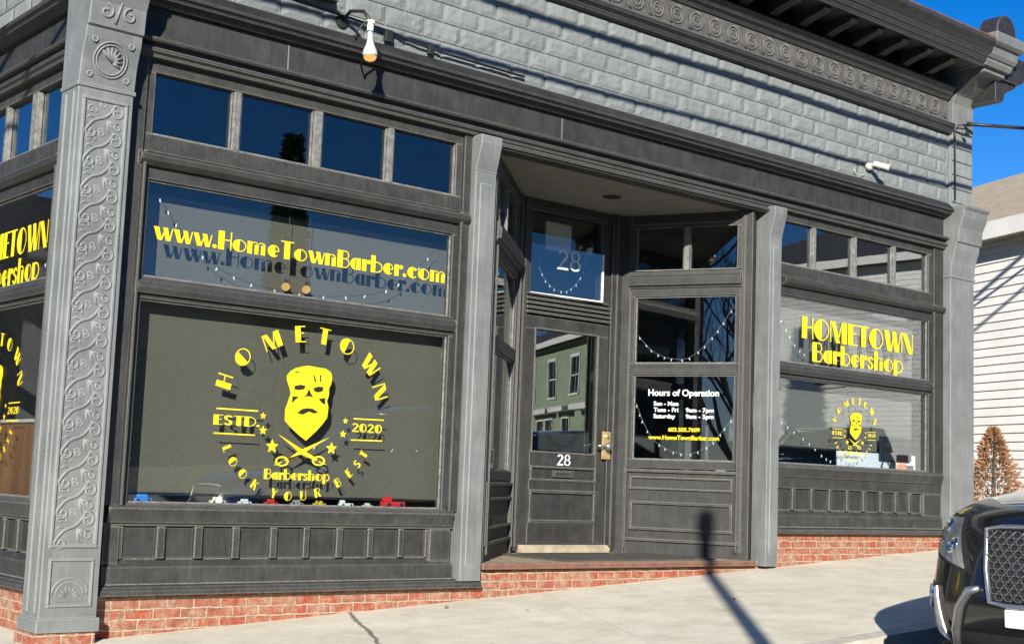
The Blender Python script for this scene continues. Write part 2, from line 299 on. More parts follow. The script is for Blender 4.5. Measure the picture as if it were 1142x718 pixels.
G = {
 'H': (.70, rc(0, .30, 0, 1) + rc(.60, .66, 0, 1) + rc(.30, .60, .50, .56)),
 'O': (.96, seg_(.45, .5, .45, .5, 90, 270) + arc(.45, .5, .45, .5, -90, 90, T)),
 'M': (1.08, rc(0, .06, 0, 1) + pl((.06, 1), (.30, 1), (.60, .0), (.36, 0)) + pl((.50, .33), (.70, 1), (.74, .95), (.535, .20)) + rc(.70, 1.02, 0, 1)),
 'E': (.64, rc(0, .32, 0, 1) + rc(.32, .60, .94, 1) + rc(.32, .52, .54, .60) + rc(.32, .60, 0, .06)),
 'T': (.70, rc(0, .68, .94, 1) + rc(.19, .49, 0, .94)),
 'W': (1.14, pl((0, 1), (.30, 1), (.50, 0), (.24, 0)) + pl((.50, 0), (.45, .2), (.60, .8), (.64, .7)) + pl((.50, 1), (.78, 1), (.96, 0), (.70, 0)) + pl((.96, 0), (.92, .2), (1.06, 1), (1.12, 1))),
 'N': (.84, rc(0, .06, 0, 1) + pl((.06, 1), (.34, 1), (.78, 0), (.48, 0)) + rc(.72, .78, .16, 1)),
 'B': (.72, rc(0, .30, 0, 1) + rc(.30, .42, .94, 1) + rc(.30, .44, .5, .56) + rc(.30, .42, 0, .06) + arc(.42, .75, .22, .25, -90, 90, T) + arc(.42, .28, .26, .28, -90, 90, T)),
 'L': (.60, rc(0, .30, 0, 1) + rc(.30, .56, 0, .07)),
 'K': (.74, rc(0, .28, 0, 1) + pl((.28, .46), (.28, .56), (.62, 1), (.70, 1)) + pl((.36, .56), (.48, .66), (.72, 0), (.54, 0))),
 'Y': (.76, pl((0, 1), (.28, 1), (.48, .48), (.24, .44)) + pl((.40, .46), (.46, .46), (.72, 1), (.65, 1)) + rc(.26, .48, 0, .46)),
 'U': (.78, rc(0, .28, .28, 1) + seg_(.36, .30, .36, .30, 180, 270) + arc(.36, .30, .36, .30, -90, 0, T) + rc(.665, .72, .30, 1)),
 'R': (.76, rc(0, .28, 0, 1) + rc(.28, .42, .94, 1) + rc(.28, .44, .46, .52) + arc(.42, .73, .24, .27, -90, 90, T) + pl((.36, .46), (.54, .46), (.74, 0), (.52, 0))),
 'S': (.62, arc(.30, .74, .28, .26, 20, 270, .12, tx=.2) + arc(.28, .27, .28, .27, -160, 90, .12, tx=.2)),
 'D': (.80, rc(0, .30, 0, 1) + seg_(.30, .5, .44, .5, -90, 90, 18)[0:0] + arc(.30, .5, .46, .5, -90, 90, .06)),
 'C': (.80, seg_(.42, .5, .42, .5, 90, 270) + arc(.42, .5, .40, .5, 40, 90, T) + arc(.42, .5, .40, .5, -90, -40, T)),
 '2': (.66, arc(.30, .70, .28, .30, -20, 160, .10, tx=.16) + pl((.38, .62), (.56, .62), (.22, .12), (.0, .0)) + rc(.05, .60, 0, .13)),
 '0': (.68, seg_(.31, .5, .31, .5, 90, 270) + arc(.31, .5, .31, .5, -90, 90, .07, tx=.09)),
 '8': (.66, arc(.30, .74, .25, .26, 0, 360, .07, tx=.11) + arc(.30, .27, .30, .28, 0, 360, .08, tx=.13)),
 '.': (.26, seg_(.10, .11, .11, .11, 0, 360)),
 'w': (.92, pl((0, .68), (.24, .68), (.40, 0), (.20, 0)) + pl((.40, 0), (.36, .14), (.48, .5), (.52, .42)) + pl((.42, .68), (.64, .68), (.78, 0), (.58, 0)) + pl((.78, 0), (.74, .14), (.84, .68), (.89, .68))),
 'o': (.74, seg_(.35, .34, .34, .34, 90, 270) + arc(.35, .34, .34, .34, -90, 90, .05)),
 'm': (1.02, rc(0, .24, 0, .68) + arc(.38, .52, .16, .16, 0, 150, .05) + rc(.36, .56, 0, .52) + arc(.70, .52, .16, .16, 0, 150, .05) + rc(.68, .90, 0, .52) + seg_(.72, .50, .18, .17, 0, 100) + seg_(.40, .50, .16, .17, 0, 100)),
 'e': (.66, seg_(.32, .34, .31, .34, 80, 285) + arc(.32, .34, .28, .34, -5, 82, .05) + rc(.32, .60, .32, .37) + arc(.32, .34, .28, .34, -72, -42, .05)),
 'n': (.66, rc(0, .24, 0, .68) + arc(.36, .50, .20, .18, 0, 150, .05) + rc(.36, .58, 0, .50) + seg_(.38, .48, .20, .19, 0, 100)),
 'a': (.66, seg_(.28, .33, .28, .33, 90, 270) + rc(.28, .34, .0, .05) + rc(.28, .34, .60, .66) + rc(.34, .58, 0, .68)),
 'r': (.50, rc(0, .25, 0, .68) + seg_(.38, .56, .13, .12, 0, 360)),
 'b': (.70, rc(0, .26, 0, 1) + arc(.32, .33, .34, .33, -90, 90, .06) + rc(.26, .33, .60, .66) + rc(.26, .33, 0, .05)),
 's': (.48, arc(.23, .50, .20, .18, 10, 270, .09, tx=.15) + arc(.21, .19, .22, .19, -170, 90, .09, tx=.16)),
 'h': (.68, rc(0, .25, 0, 1) + arc(.38, .50, .20, .18, 0, 150, .05) + rc(.38, .60, 0, .50) + seg_(.40, .48, .20, .19, 0, 100)),
 'p': (.72, rc(0, .26, -.28, .68) + arc(.32, .34, .36, .34, -90, 90, .07) + rc(.26, .33, .61, .68) + rc(.26, .33, 0, .06)),
 'c': (.62, seg_(.32, .34, .32, .34, 85, 275) + arc(.32, .34, .28, .34, 35, 88, .06) + seg_(.48, .54, .08, .08, 0, 360) + arc(.32, .34, .28, .34, -85, -40, .06)),
 ' ': (.4, []),
}
class Decal:
    def __init__(s, f, w): s.f = f; s.w = w; s.P = []; s.k = 0
    def poly(s, pts): s.P.append(pts)
    def text(s, txt, x, y, h, width=None, rot=0, shear=0, bold=0):
        adv = sum(G[c][0] for c in txt); sx = h if width is None else width / (adv - .05)
        cx = 0
        for c in txt:
            a, polys = G[c]
            for q in polys:
                s.poly([(x + math.cos(rot) * (cx + px) * sx - math.sin(rot) * py * h, y + math.sin(rot) * (cx + px) * sx + math.cos(rot) * py * h + shear * (cx + px) * sx) for px, py in q])
            cx += a
    def glyph(s, c, x, y, h, rot, wfac=1):
        a, polys = G[c]; a -= .05
        for q in polys:
            s.poly([(x + math.cos(rot) * (px - a / 2) * h * wfac - math.sin(rot) * (py - .5) * h, y + math.sin(rot) * (px - a / 2) * h * wfac + math.cos(rot) * (py - .5) * h) for px, py in q])
    def build(s, name, mat, parent):
        mb = MB(s.f)
        for i, q in enumerate(s.P):
            mb.quad([s.f.p(u, v, s.w - (i % 7) * .00025) for u, v in q])
        return mb.build(name, mat, parent)

def emblem(f, w, cx, cz, sc, parent, small=False):
    """barber badge; local coordinates are pixels of a 790x720 drawing"""
    def Q(x, y): return (cx + (x - 396) * .002418 * sc, cz - (y - .06 * (x - 396) - 380) * .001984 * sc)
    d = Decal(f, w)
    for ch, x, y, a in (('H', 110, 272, 78), ('O', 167, 180, 50), ('M', 265, 115, 25), ('E', 362, 84, 6), ('T', 450, 88, -6), ('O', 537, 122, -26), ('W', 628, 190, -46), ('N', 672, 296, -72)):
        d.glyph(ch, *Q(x, y), .122 * sc, R(a), 1.2)
    for ch, x, y, a in (('L', 133, 515, -68), ('O', 155, 563, -58), ('O', 190, 608, -46), ('K', 232, 648, -34), ('Y', 300, 682, -16), ('O', 350, 694, -6), ('U', 404, 694, 4), ('R', 455, 684, 14), ('B', 528, 648, 32), ('E', 568, 612, 44), ('S', 597, 578, 54), ('T', 620, 541, 64)):
        d.glyph(ch, *Q(x, y), .068 * sc, R(a), 1.05)
    d.build('ring_lettering', 'vinyl', parent); d = Decal(f, w)
    def bar(x0, y0, x1, y1, t=5):
        d.poly([Q(x0, y0 - t / 2), Q(x0, y0 + t / 2), Q(x1, y1 + t / 2), Q(x1, y1 - t / 2)])
    bar(90, 370, 230, 378); bar(85, 459, 224, 467); bar(575, 402, 692, 407); bar(568, 484, 690, 489)
    p0, p1 = Q(82, 428), Q(238, 437); d.text('ESTD.', p0[0], p0[1], .072 * sc, (p1[0] - p0[0]))
    p0, p1 = Q(570, 452), Q(686, 459); d.text('2020', p0[0], p0[1], .066 * sc, (p1[0] - p0[0]))
    p0, p1 = Q(262, 628), Q(496, 642); d.text('Barbershop', p0[0], p0[1], .076 * sc, (p1[0] - p0[0]))
    d.build('date_lettering', 'vinyl', parent)
    for x, y, r in ((248, 395, 13), (250, 449, 17), (285, 508, 26), (545, 411, 12), (538, 462, 15), (498, 517, 24)):
        c = Q(x, y); d = Decal(f, w)
        for k in range(5):
            a = PI / 2 + k * 2 * PI / 5; rr = r * .0021 * sc
            d.poly([c, (c[0] + .45 * rr * math.cos(a - .628), c[1] + .45 * rr * math.sin(a - .628)), (c[0] + rr * math.cos(a), c[1] + rr * math.sin(a)), (c[0] + .45 * rr * math.cos(a + .628), c[1] + .45 * rr * math.sin(a + .628))])
        d.build('star', 'vinyl', parent)
    d = Decal(f, w)
    for tip, wd, pv, hd in (((303, 462), 16, (395, 532), (445, 562)), ((490, 474), 16, (388, 530), (330, 562))):
        dx, dy = pv[0] - tip[0], pv[1] - tip[1]; l = math.hypot(dx, dy); nx, ny = -dy / l * wd * .5, dx / l * wd * .5
        d.poly([Q(*tip), Q(pv[0] + nx, pv[1] + ny), Q(hd[0], hd[1] + 3), Q(hd[0] + 4, hd[1] - 6), Q(pv[0] - nx, pv[1] - ny)])
        c = Q(hd[0] + (8 if hd[0] > 400 else -8), hd[1] + 2); rx, ry = 24 * .0024 * sc, 19 * .002 * sc
        for q in arc(c[0], c[1], rx, ry, 0, 360, ry * .32, 20, tx=rx * .28): d.poly(q)
        e = Q(hd[0] + (34 if hd[0] > 400 else -34), hd[1] + 14); d.poly([c, (c[0], c[1] - .008 * sc), (e[0], e[1] - .006 * sc), e])
    d.build('scissors', 'vinyl', parent); d = Decal(f, w)
    head = [(335, 226), (352, 214), (380, 206), (400, 203), (432, 208), (462, 212), (482, 226), (487, 245), (485, 270), (478, 285), (478, 315), (472, 335), (479, 360), (476, 400), (462, 422), (440, 450), (403, 487), (372, 462), (345, 436), (324, 412), (323, 370), (330, 348), (334, 330), (340, 310), (334, 288), (324, 262), (322, 243)]
    d.poly([Q(*p) for p in head])
    d.build('bearded_head', 'vinyl', parent)
    k = Decal(f, w - .004)
    for pts in ([(350, 282), (372, 276), (390, 279), (386, 292), (366, 296), (352, 294)], [(420, 287), (438, 281), (456, 283), (452, 299), (434, 303), (422, 298)],
                [(388, 320), (396, 312), (403, 290), (412, 310), (420, 322), (404, 318)], [(345, 320), (368, 322), (354, 334), (345, 346)],
                [(440, 328), (464, 324), (464, 350), (452, 342)], [(366, 382), (382, 368), (400, 364), (420, 366), (440, 378), (426, 384), (408, 376), (384, 388)],
                [(416, 240), (420, 238), (428, 262), (422, 264)], [(440, 236), (445, 238), (446, 262), (441, 262)], [(350, 226), (366, 228), (364, 231), (350, 230)]):
        k.poly([Q(*p) for p in pts])
    k.build('face_gap_shade', 'blackv', parent)  # black pieces stand in for see-through gaps onto the shaded blind

# ------------------------------------------------------------------ ground
G0, G1, GY = -1.367, .0582, .02
def gz(x, y):
    xx = max(-30, min(x, 34)); yy = max(-3.5, min(y, 0))
    return G0 + G1 * xx + GY * yy
def sheet(name, mat, xs, ys, dz=0, skirt=0):
    mb = MB(); nx, ny = len(xs), len(ys)
    vs = [(x, y, gz(x, y) + dz) for y in ys for x in xs]
    mb.add(vs, [(j * nx + i, j * nx + i + 1, (j + 1) * nx + i + 1, (j + 1) * nx + i) for j in range(ny - 1) for i in range(nx - 1)])
    return struct(mb.build(name, mat))
def rng(a, b, n): return [a + (b - a) * i / n for i in range(n + 1)]
sheet('ground', 'grass', [-400, -200, -100, -60, -30] + rng(-20, 34, 9)[0:] + [60, 120, 250, 500], [-400, -200, -100, -50, -13.6, -3.5, 0, 1, 20, 60, 200, 500], dz=-.17)
sheet('road', 'asphalt', [-300, -100, -30, 0, 34, 100, 300], [-11.2, -3.16], dz=-.14)
sheet('side_road', 'asphalt', [-9, -2.0], [-3.16, 0, 30, 120], dz=-.136)
def slab(name, x0, x1, y0, y1, mat):
    mb = MB()
    P = [(x, y, gz(x, y) + d) for x in (x0, x1) for y in (y0, y1) for d in (0, -.3)]
    mb.add(P, [(0, 1, 3, 2), (4, 6, 7, 5), (0, 4, 5, 1), (2, 3, 7, 6), (0, 2, 6, 4), (1, 5, 7, 3)])
    return mb.build(name, mat)
struct(slab('pavement', -1.8, 34, -3.0, .1, 'pavement'))
struct(slab('side_pavement', -1.8, 3.7, .1, 30, 'pavement'))
struct(slab('kerb', -1.8, 34, -3.17, -3.006, 'kerb'))
struct(slab('far_pavement', -60, 34, -13.5, -11.2, 'pavement'))

# ------------------------------------------------------------------ the building
B = thing('barbershop', 'grey and charcoal Victorian corner shop with cast iron pillars, recessed doorway and yellow window lettering', 'shop building', (9, 0, -.85))
def part(mb, name, mat='wood', bevel=.005, parent=None, **k): return mb.build(name, mat, parent or B, bevel=bevel, **k)

def pane_row(f, us, v0, v1, name, stile0, stile1, rail_t, rail_b, w=.0, depth=.07, gl='glass'):
    """transom: frame with panes; us = [(u0,u1),...]"""
    mb = MB(f)
    mb.box(stile0, stile1, v1, rail_t, w, w + depth); mb.box(stile0, stile1, rail_b, v0, w - .004, w + depth)
    mb.box(stile0, us[0][0], v0, v1, w + .001, w + depth); mb.box(us[-1][1], stile1, v0, v1, w + .001, w + depth)
    fr = part(mb, name, 'woodh')
    for a, b in zip(us, us[1:]): MB(f).box(a[1] + .008, b[0] - .008, v0, v1, w + .004, w + depth).build('mullion', 'worn', fr, bevel=.006)
    mb = MB(f); t = .013
    for a, b in us:
        mb.box(a, b, v0, v0 + t, w + .012, w + .044); mb.box(a, a + .005, v0 + t, v1, w + .018, w + .044); mb.box(b - .005, b, v0 + t, v1, w + .018, w + .044)
    mb.build('glazing_bead', 'worn', fr, bevel=.003)
    for a, b in us:
        MB(f).box(a - .005, b + .005, v0 - .005, v1 + .005, w + .045, w + .049).build('pane', gl, fr)
    return fr
def sash(f, u0, u1, v0, v1, g0, g1, h0, h1, name, w=0., depth=.08):
    """frame outer u0..u1 v0..v1, glass g0..g1 h0..h1"""
    mb = MB(f)
    mb.box(u0, u1, h1, v1, w, w + depth); mb.box(u0, u1, v0, h0, w, w + depth)
    mb.box(u0, g0, h0, h1, w, w + depth); mb.box(g1, u1, h0, h1, w, w + depth)
    fr = part(mb, name, 'wood')
    mb = MB(f); t = .013   # glazing bead
    for a, b, c, d in ((g0, g1, h1 - t, h1), (g0, g1, h0, h0 + t), (g0, g0 + t, h0 + t, h1 - t), (g1 - t, g1, h0 + t, h1 - t)):
        mb.box(a, b, c, d, w + .022, w + .039)
    mb.build('glazing_bead', 'worn', fr, bevel=.003)
    MB(f).box(g0 - .004, g1 + .004, h0 - .004, h1 + .004, w + .040, w + .045).build('glass', 'glass', fr)
    return fr

def bulkhead(f, u0, u1, zt, zb, pz1, pz0, pans, name, ubr):
    """panelled stall riser"""
    mb = MB(f)
    # sill nose
    mb.sweep([(-.045, zt - .02), (-.03, zt), (.10, zt + .004), (.10, zt - .12), (-.02, zt - .12), (-.03, zt - .07)], u0 + .03, u1 - .02)
    mb.box(u0, u1, pz1 + .005, zt - .12, .0, .10)
    mb.box(u0, u1, pz0 - .02, pz1 + .005, .040, .10)
    for a, b in zip(pans, pans[1:]): mb.box(a[1], b[0], pz0, pz1 + .003, -.002, .041)
    mb.box(u0 + .02, pans[0][0] - .035, pz0 - .03, pz1 + .003, -.001, .041); mb.box(pans[-1][1] + .035, u1 - .02, pz0 - .03, pz1 + .003, -.001, .041)
    mb.box(pans[0][0] - .033, pans[0][0] - .002, pz0, pz1, .014, .041); mb.box(pans[-1][1] + .002, pans[-1][1] + .033, pz0, pz1, .014, .041)
    # sloping lower board then base cap
    mb.sweep([(-.012, pz0 - .055), (.04, pz0 - .002), (.10, pz0 - .002), (.10, pz0 - .2), (-.02, pz0 - .2)], u0 + .02, u1)
    mb.sweep([(-.055, pz0 - .185), (-.022, pz0 - .172), (.1, pz0 - .172), (.1, zb), (-.075, zb), (-.075, zb + .032)], u0 - .01, ubr)
    o = part(mb, name, 'woodh', bevel=.006)
    for a, b in pans: MB(f).box(a, b, pz0 + .004, pz1 - .002, .030, .0395).build('panel', 'wood', o, bevel=.004)
    return o

# pan positions measured on the facade
lp = [(4.056, 4.293), (4.355, 4.579), (4.641, 4.877), (4.935, 5.187), (5.243, 5.468), (5.518, 5.757), (5.812, 6.042), (6.093, 6.331), (6.383, 6.60)]
rp = [(10.97, 11.172), (11.22, 11.477), (11.52, 11.775), (11.825, 12.074), (12.118, 12.359), (12.423, 12.663), (12.718, 12.94), (13.0, 13.20), (13.26, 13.45)]
LT = [(4.055, 4.67), (4.745, 5.358), (5.447, 6.045), (6.117, 6.735)]
RT = [(10.93, 11.46), (11.526, 12.161), (12.231, 12.882), (12.95, 13.56)]
def bay(f, s0, s1, g0, g1, T_, zs, tag_, gap=None):
    # posts and rails common to a bay
    mb = MB(f)
    mb.box(s0, g0 - .07, zs, 2.86, -.025, .09); mb.box(g1 + .07, s1, zs, 2.86, -.025, .09)
    mb.box(g0 - .066, g0 - .045, zs, 2.2, -.045, .02); mb.box(g1 + .045, g1 + .066, zs, 2.2, -.045, .02)
    mb.sweep([(-.07, 2.135), (-.075, 2.175), (-.03, 2.195), (.09, 2.2), (.09, 2.10), (-.03, 2.10)], s0 + .08, s1 - .02)
    mb.sweep([(-.03, 1.205), (-.045, 1.25), (-.03, 1.295), (.09, 1.297), (.09, 1.203)], g0 - .068, g1 + .068)
    part(mb, 'window_post', 'wood', bevel=.006)
    t = pane_row(f, T_, 2.33, 2.775, 'transom_window', g0 - .066, g1 + .066, 2.86, 2.204, w=.0, gl='glass_bright' if s0 > 10 else 'glass')
    up = sash(f, g0 - .062, g1 + .062, 1.299, 2.098, g0, g1, 1.325, 2.01, 'display_window')
    lo = sash(f, g0 - .062, g1 + .062, zs, 1.201, g0, g1, zs + .015, 1.17, 'display_window')
    return t, up, lo
WL = .034     # lettering sits just outside the pane
lt, lu, ll = bay(FRONT, 3.875, 6.88, 4.055, 6.735, LT, -.25, 'l')
rt, ru, rl = bay(FRONT, 10.86, 13.83, 10.92, 13.57, RT, .283, 'r')
st, su, sl = bay(SIDE, -3.2, -.42, -3.05, -.62, [(-3.05, -2.47), (-2.40, -1.81), (-1.74, -1.25), (-1.12, -.62)], -.25, 's')
bulkhead(FRONT, 3.885, 6.86, -.25, -.855, -.395, -.612, lp, 'bulkhead', 7.13)
bulkhead(FRONT, 10.84, 13.84, .283, -.395, .045, -.165, rp, 'bulkhead', 13.86)
bulkhead(SIDE, -3.2, -.42, -.25, -.855, -.395, -.612, [(-3.0 + i * .27, -2.79 + i * .27) for i in range(9)], 'bulkhead', -.40)

d = Decal(FRONT, WL); d.text('www.HomeTownBarber.com', 4.13, 1.60, .135, 2.575); d.build('lettering', 'vinyl', lu)
emblem(FRONT, WL, 5.444, .466, 1.0, ll)
d = Decal(FRONT, WL); d.text('HOMETOWN', 11.335, 1.60, .225, 1.98); d.text('Barbershop', 11.51, 1.37, .205, 1.61); d.build('lettering', 'vinyl', ru)
emblem(FRONT, WL, 12.26, .70, .52, rl)
d = Decal(SIDE, WL); d.text('HOMETOWN', -2.27, 1.56, .205, 1.47); d.text('Barbershop', -2.20, 1.34, .19, 1.28); d.build('lettering', 'vinyl', su)
emblem(SIDE, WL, -1.66, .46, .80, sl)

# columns and pillars ----------------------------------------------------
def column(f, u0, u1, z0, name, flare=.06):
    mb = MB(f)
    mb.box(u0, u1, z0, 2.56, -.085, .10)
    mb.box(u0 - .004, u1 + .004, 2.56, 2.575, -.092, .1)
    mb.sweep([(-.087, 2.576), (-.087 - flare * .5, 2.68), (-.087 - flare, 2.79), (-.087 - flare, 2.86), (.1, 2.86), (.1, 2.576)], u0 - .002, u1 + .002)
    mb.box(u0 + .05, u1 - .05, z0 + .12, 2.46, -.090, -.08)
    return part(mb, name, 'iron', bevel=.006)
column(FRONT, 6.885, 7.10, -.80, 'column'); column(FRONT, 10.665, 10.845, -.72, 'column')

def pillar(u0, u1, y0, y1, z0, ztop, orn, name):
    mb = MB()
    mb.box(u0, u1, z0, 2.62, y0, y1)
    mb.box(u0 - .022, u1 + .012, z0 - .02, z0 + .07, y0 - .03, y1 + .01)
    mb.box(u0 - .012, u1 + .012, 2.53, 2.56, y0 - .014, y1)
    # bracket flaring out to carry the cornice
    pr = [(y0 - .002, 2.561), (y0 - .02, 2.72), (y0 - .065, 2.86), (y0 - .075, 2.93), (y0 - .10, 2.94), (y0 - .115, 3.10), (y0 - .17, 3.22), (y0 - .18, 3.30), (y0 - .21, 3.33), (y0 - .21, ztop), (y1, ztop), (y1, 2.561)]
    mb.sweep(pr, u0 - .004, u1 + .004)
    # raised borders on the face
    def border(a, b, c, d_, t=.022, y=y0):
        mb.box(a, b, d_ - t, d_, y - .014, y + .002); mb.box(a, b, c, c + t, y - .014, y + .002)
        mb.box(a, a + t, c + t, d_ - t, y - .013, y + .002); mb.box(b - t, b, c + t, d_ - t, y - .013, y + .002)
    if orn:
        border(u0 + .035, u1 - .035, -.53, 2.47)
        border(u0 + .045, u1 - .045, z0 + .14, -.60, .016)
        for i in range(2): mb.box(u0 - .012, u0 + .002, z0 + .1, 2.5, y0 + .05 + i * .13, y0 + .075 + i * .13)
    p = part(mb, name, 'iron', bevel=.006)
    if orn:
        ob = MB(); ya = y0 + .0015
        c = (u0 + u1) / 2
        n = 15; z1 = 2.44; z0_ = -.49; st_ = (z1 - z0_) / n
        def spiral(cx, cz, r, a0, turns, sgn, base=.0095):
            pts = []; m = 22
            for i in range(m + 1):
                t = i / m; a = a0 + sgn * turns * 2 * PI * t; rr = r * (1 - .82 * t)
                pts.append((cx + rr * math.cos(a), ya, cz + rr * math.sin(a)))
            return pts
        for i in range(n):
            zc = z0_ + st_ * (i + .5)
            # diagonal S bar with volutes at its two ends
            s = []
            for k in range(15):
                t = k / 14; s.append((c - .13 + .20 * t, ya, zc - .105 + .19 * t + .02 * math.sin(t * 2 * PI)))
            ob.tube(s, .0125, 6)
            e = spiral(c - .085, zc - .108, .046, PI * .9, 1.1, 1); ob.tube(e, .010, 6)
            e = spiral(c + .085, zc + .045, .054, PI * .65, 1.2, -1); ob.tube(e, .010, 6)
            e = spiral(c - .095, zc + .04, .042, -.3, .9, 1); ob.tube(e, .008, 6)
            for a in (-.5, .1, .7):   # leaf fan
                ob.tube([(c + .02, ya, zc - .02), (c + .02 + .05 * math.cos(a - .9), ya, zc - .02 + .05 * math.sin(a - .9)), (c + .02 + .085 * math.cos(a - .8), ya, zc - .02 + .085 * math.sin(a - .8))], [.009, .009, .004], 6)
            e = spiral(c + .10, zc - .055, .030, 2.2, .9, 1); ob.tube(e, .008, 6)
            e = spiral(c - .02, zc + .085, .026, .4, .9, -1); ob.tube(e, .007, 6)
            ob.tube([(c - .125, ya, zc - .02), (c - .10, ya, zc + .0), (c - .06, ya, zc - .02)], [.004, .010, .004], 6)
            ob.tube([(c - .02 + .02 * math.cos(q), ya, zc + .1 + .02 * math.sin(q)) for q in (0, 1.2, 2.4, 3.6, 4.8)], .006, 6, closed=True)
        # medallion with a shell on the bracket
        def face_y(z):   # bracket face depth at height z
            for (a, za), (b, zb) in zip(pr, pr[1:]):
                if za <= z <= zb: return a + (b - a) * (z - za) / max(1e-6, zb - za)
            return y0 - .02
        mz = 2.735; mc = c
        for rr in (.118, .098):
            ob.tube([(mc + rr * math.cos(q * 2 * PI / 28), face_y(mz + rr * math.sin(q * 2 * PI / 28)) - .004, mz + rr * math.sin(q * 2 * PI / 28)) for q in range(28)], .007, 6, closed=True)
        for k in range(8):
            a = -.5 + k * .42
            ob.tube([(mc + .015, face_y(mz) - .004, mz - .02), (mc + .045 * math.cos(a), face_y(mz + .045 * math.sin(a)) - .006, mz + .045 * math.sin(a)), (mc + .085 * math.cos(a), face_y(mz + .085 * math.sin(a)) - .004, mz + .085 * math.sin(a))], [.005, .012, .006], 6)
        for sx_ in (-1, 1):
            for zz in (2.62, 2.85): ob.tube([(mc + sx_ * .13 + .02 * math.cos(q), face_y(zz) - .003, zz + .02 * math.sin(q)) for q in (0, 1, 2, 3, 4, 5)], .006, 6, closed=True)
        for k in range(3):      # upper scrolls on the bracket
            zz = 2.99 + k * .0; 
        for sx_ in (-1, 1):
            pts = []
            for i in range(26):
                t = i / 25; a = PI / 2 + sx_ * t * 2.2 * PI; rr = .055 * (1 - .8 * t)
                pts.append((mc + sx_ * .085 + rr * math.cos(a), face_y(3.04 + rr * math.sin(a)) - .003, 3.04 + rr * math.sin(a)))
            ob.tube(pts, .009, 6)
        ob.tube([(mc - .02, face_y(3.0) - .003, 2.97), (mc, face_y(3.05) - .003, 3.05), (mc + .02, face_y(3.1) - .003, 3.12)], .010, 6)
        # arch and scroll on the foot panel
        for rr, t in ((.12, .007), (.092, .005)):
            ob.tube([(c + rr * math.cos(PI * q / 14), ya, z0 + .22 + rr * .9 * math.sin(PI * q / 14)) for q in range(15)], t, 6)
        for k in range(7):
            a = PI * (k + .5) / 7
            ob.tube([(c + .03 * math.cos(a), ya, z0 + .2 + .03 * math.sin(a)), (c + .075 * math.cos(a), ya, z0 + .2 + .075 * math.sin(a))], [.006, .003], 6)
        ob.build('ornament', 'iron', p, smooth=True)
    return p
pillar(3.455, 3.845, -.12, .17, -1.05, 3.36, True, 'corner_pillar')
pillar(13.83, 14.31, -.12, .30, -.60, 3.36, False, 'corner_pillar')

# entablature over the shopfront --------------------------------------------
def entab(f, u0, u1, mit0, mit1):
    mb = MB(f)   # architrave mouldings
    mb.sweep([(-.045, 2.86), (-.06, 2.865), (-.06, 2.885), (-.085, 2.90), (-.085, 2.925), (-.045, 2.935), (-.045, 2.955), (-.10, 2.968), (-.11, 2.985), (-.10, 3.0), (-.03, 3.006), (.12, 3.006), (.12, 2.86)], u0, u1, mit0, mit1)
    part(mb, 'architrave', 'wood', bevel=.002)
    mb = MB(f); mb.sweep([(-.03, 3.007), (-.03, 3.222), (.12, 3.222), (.12, 3.007)], u0, u1, mit0, mit1); part(mb, 'frieze', 'wood', bevel=.003)
    mb = MB(f)   # crown, dark underside then light lip
    mb.sweep([(-.031, 3.223), (-.075, 3.228), (-.08, 3.245), (-.14, 3.262), (-.145, 3.285), (-.17, 3.292), (-.175, 3.308), (-.15, 3.34), (-.10, 3.39), (-.04, 3.42), (.0, 3.43), (.12, 3.43), (.12, 3.223)], u0, u1, mit0, mit1)
    part(mb, 'cornice_moulding', 'darkwood', bevel=.002)
entab(FRONT, 3.86, 13.825, 0, 0)
entab(SIDE, -9, -.175, 0, 0)
mb = MB(SIDE); mb.box(-.418, -.175, -1.0, 2.859, .02, .18); part(mb, 'corner_post', 'wood')
# frieze joint seams and lintel over the doorway
mb = MB(); mb.box(7.10, 10.665, 2.80, 2.859, -.05, .11); mb.box(7.10, 10.665, 2.815, 2.84, -.075, -.0501); part(mb, 'lintel', 'wood')
for u in (5.08, 7.86): part(MB().box(u, u + .008, 3.007, 3.222, -.034, -.031), 'frieze_seam', 'iron', bevel=0)

# rock faced block wall -------------------------------------------------------
def blocks(f, u0, u1, z0, rows, name):
    mb = MB(f); W, H = .379, .1645
    mb.box(u0, u1, z0 - .02, z0 + rows * H + .03, .012, .13)
    for r_ in range(rows):
        off = (0 if r_ % 2 == 0 else W / 2) ; zz = z0 + r_ * H
        u = u0 - off - (u0 % W) + (0.09)
        while u < u1:
            a, b = max(u, u0), min(u + W, u1)
            u += W
            if b - a < .05: continue
            g = .006; nx, nz = 9, 5
            vs = []
            for j in range(nz):
                for i in range(nx):
                    s_, t_ = i / (nx - 1), j / (nz - 1)
                    x = a + g + (b - a - 2 * g) * s_; z = zz + g * .7 + (H - 1.4 * g) * t_
                    edge = min(s_, 1 - s_) * (nx - 1) / 1.0; ez = min(t_, 1 - t_) * (nz - 1)
                    k = min(1, edge) * min(1, ez)
                    w = -.007 * k - (.006 * noise.noise(Vector((x * 9, z * 14, r_ * 3.1))) + .005 * noise.noise(Vector((x * 26, z * 30, 4)))) * k
                    if k == 0: w = .004
                    vs.append(f.p(x, z, w))
            mb.add(vs, [(j * nx + i, j * nx + i + 1, (j + 1) * nx + i + 1, (j + 1) * nx + i) for j in range(nz - 1) for i in range(nx - 1)])
    return part(mb, name, 'block', bevel=0)
blocks(FRONT, 3.64, 13.96, 3.43, 5, 'block_wall')
blocks(SIDE, -9, 0, 3.43, 5, 'block_wall')
mb = MB(); mb.box(13.963, 14.42, 3.36, 4.30, -.03, .3); 
for k in range(5): mb.box(13.985, 14.40, 3.45 + k * .165, 3.45 + k * .165 + .15, -.045, -.0301)
part(mb, 'quoin', 'block', bevel=.008)

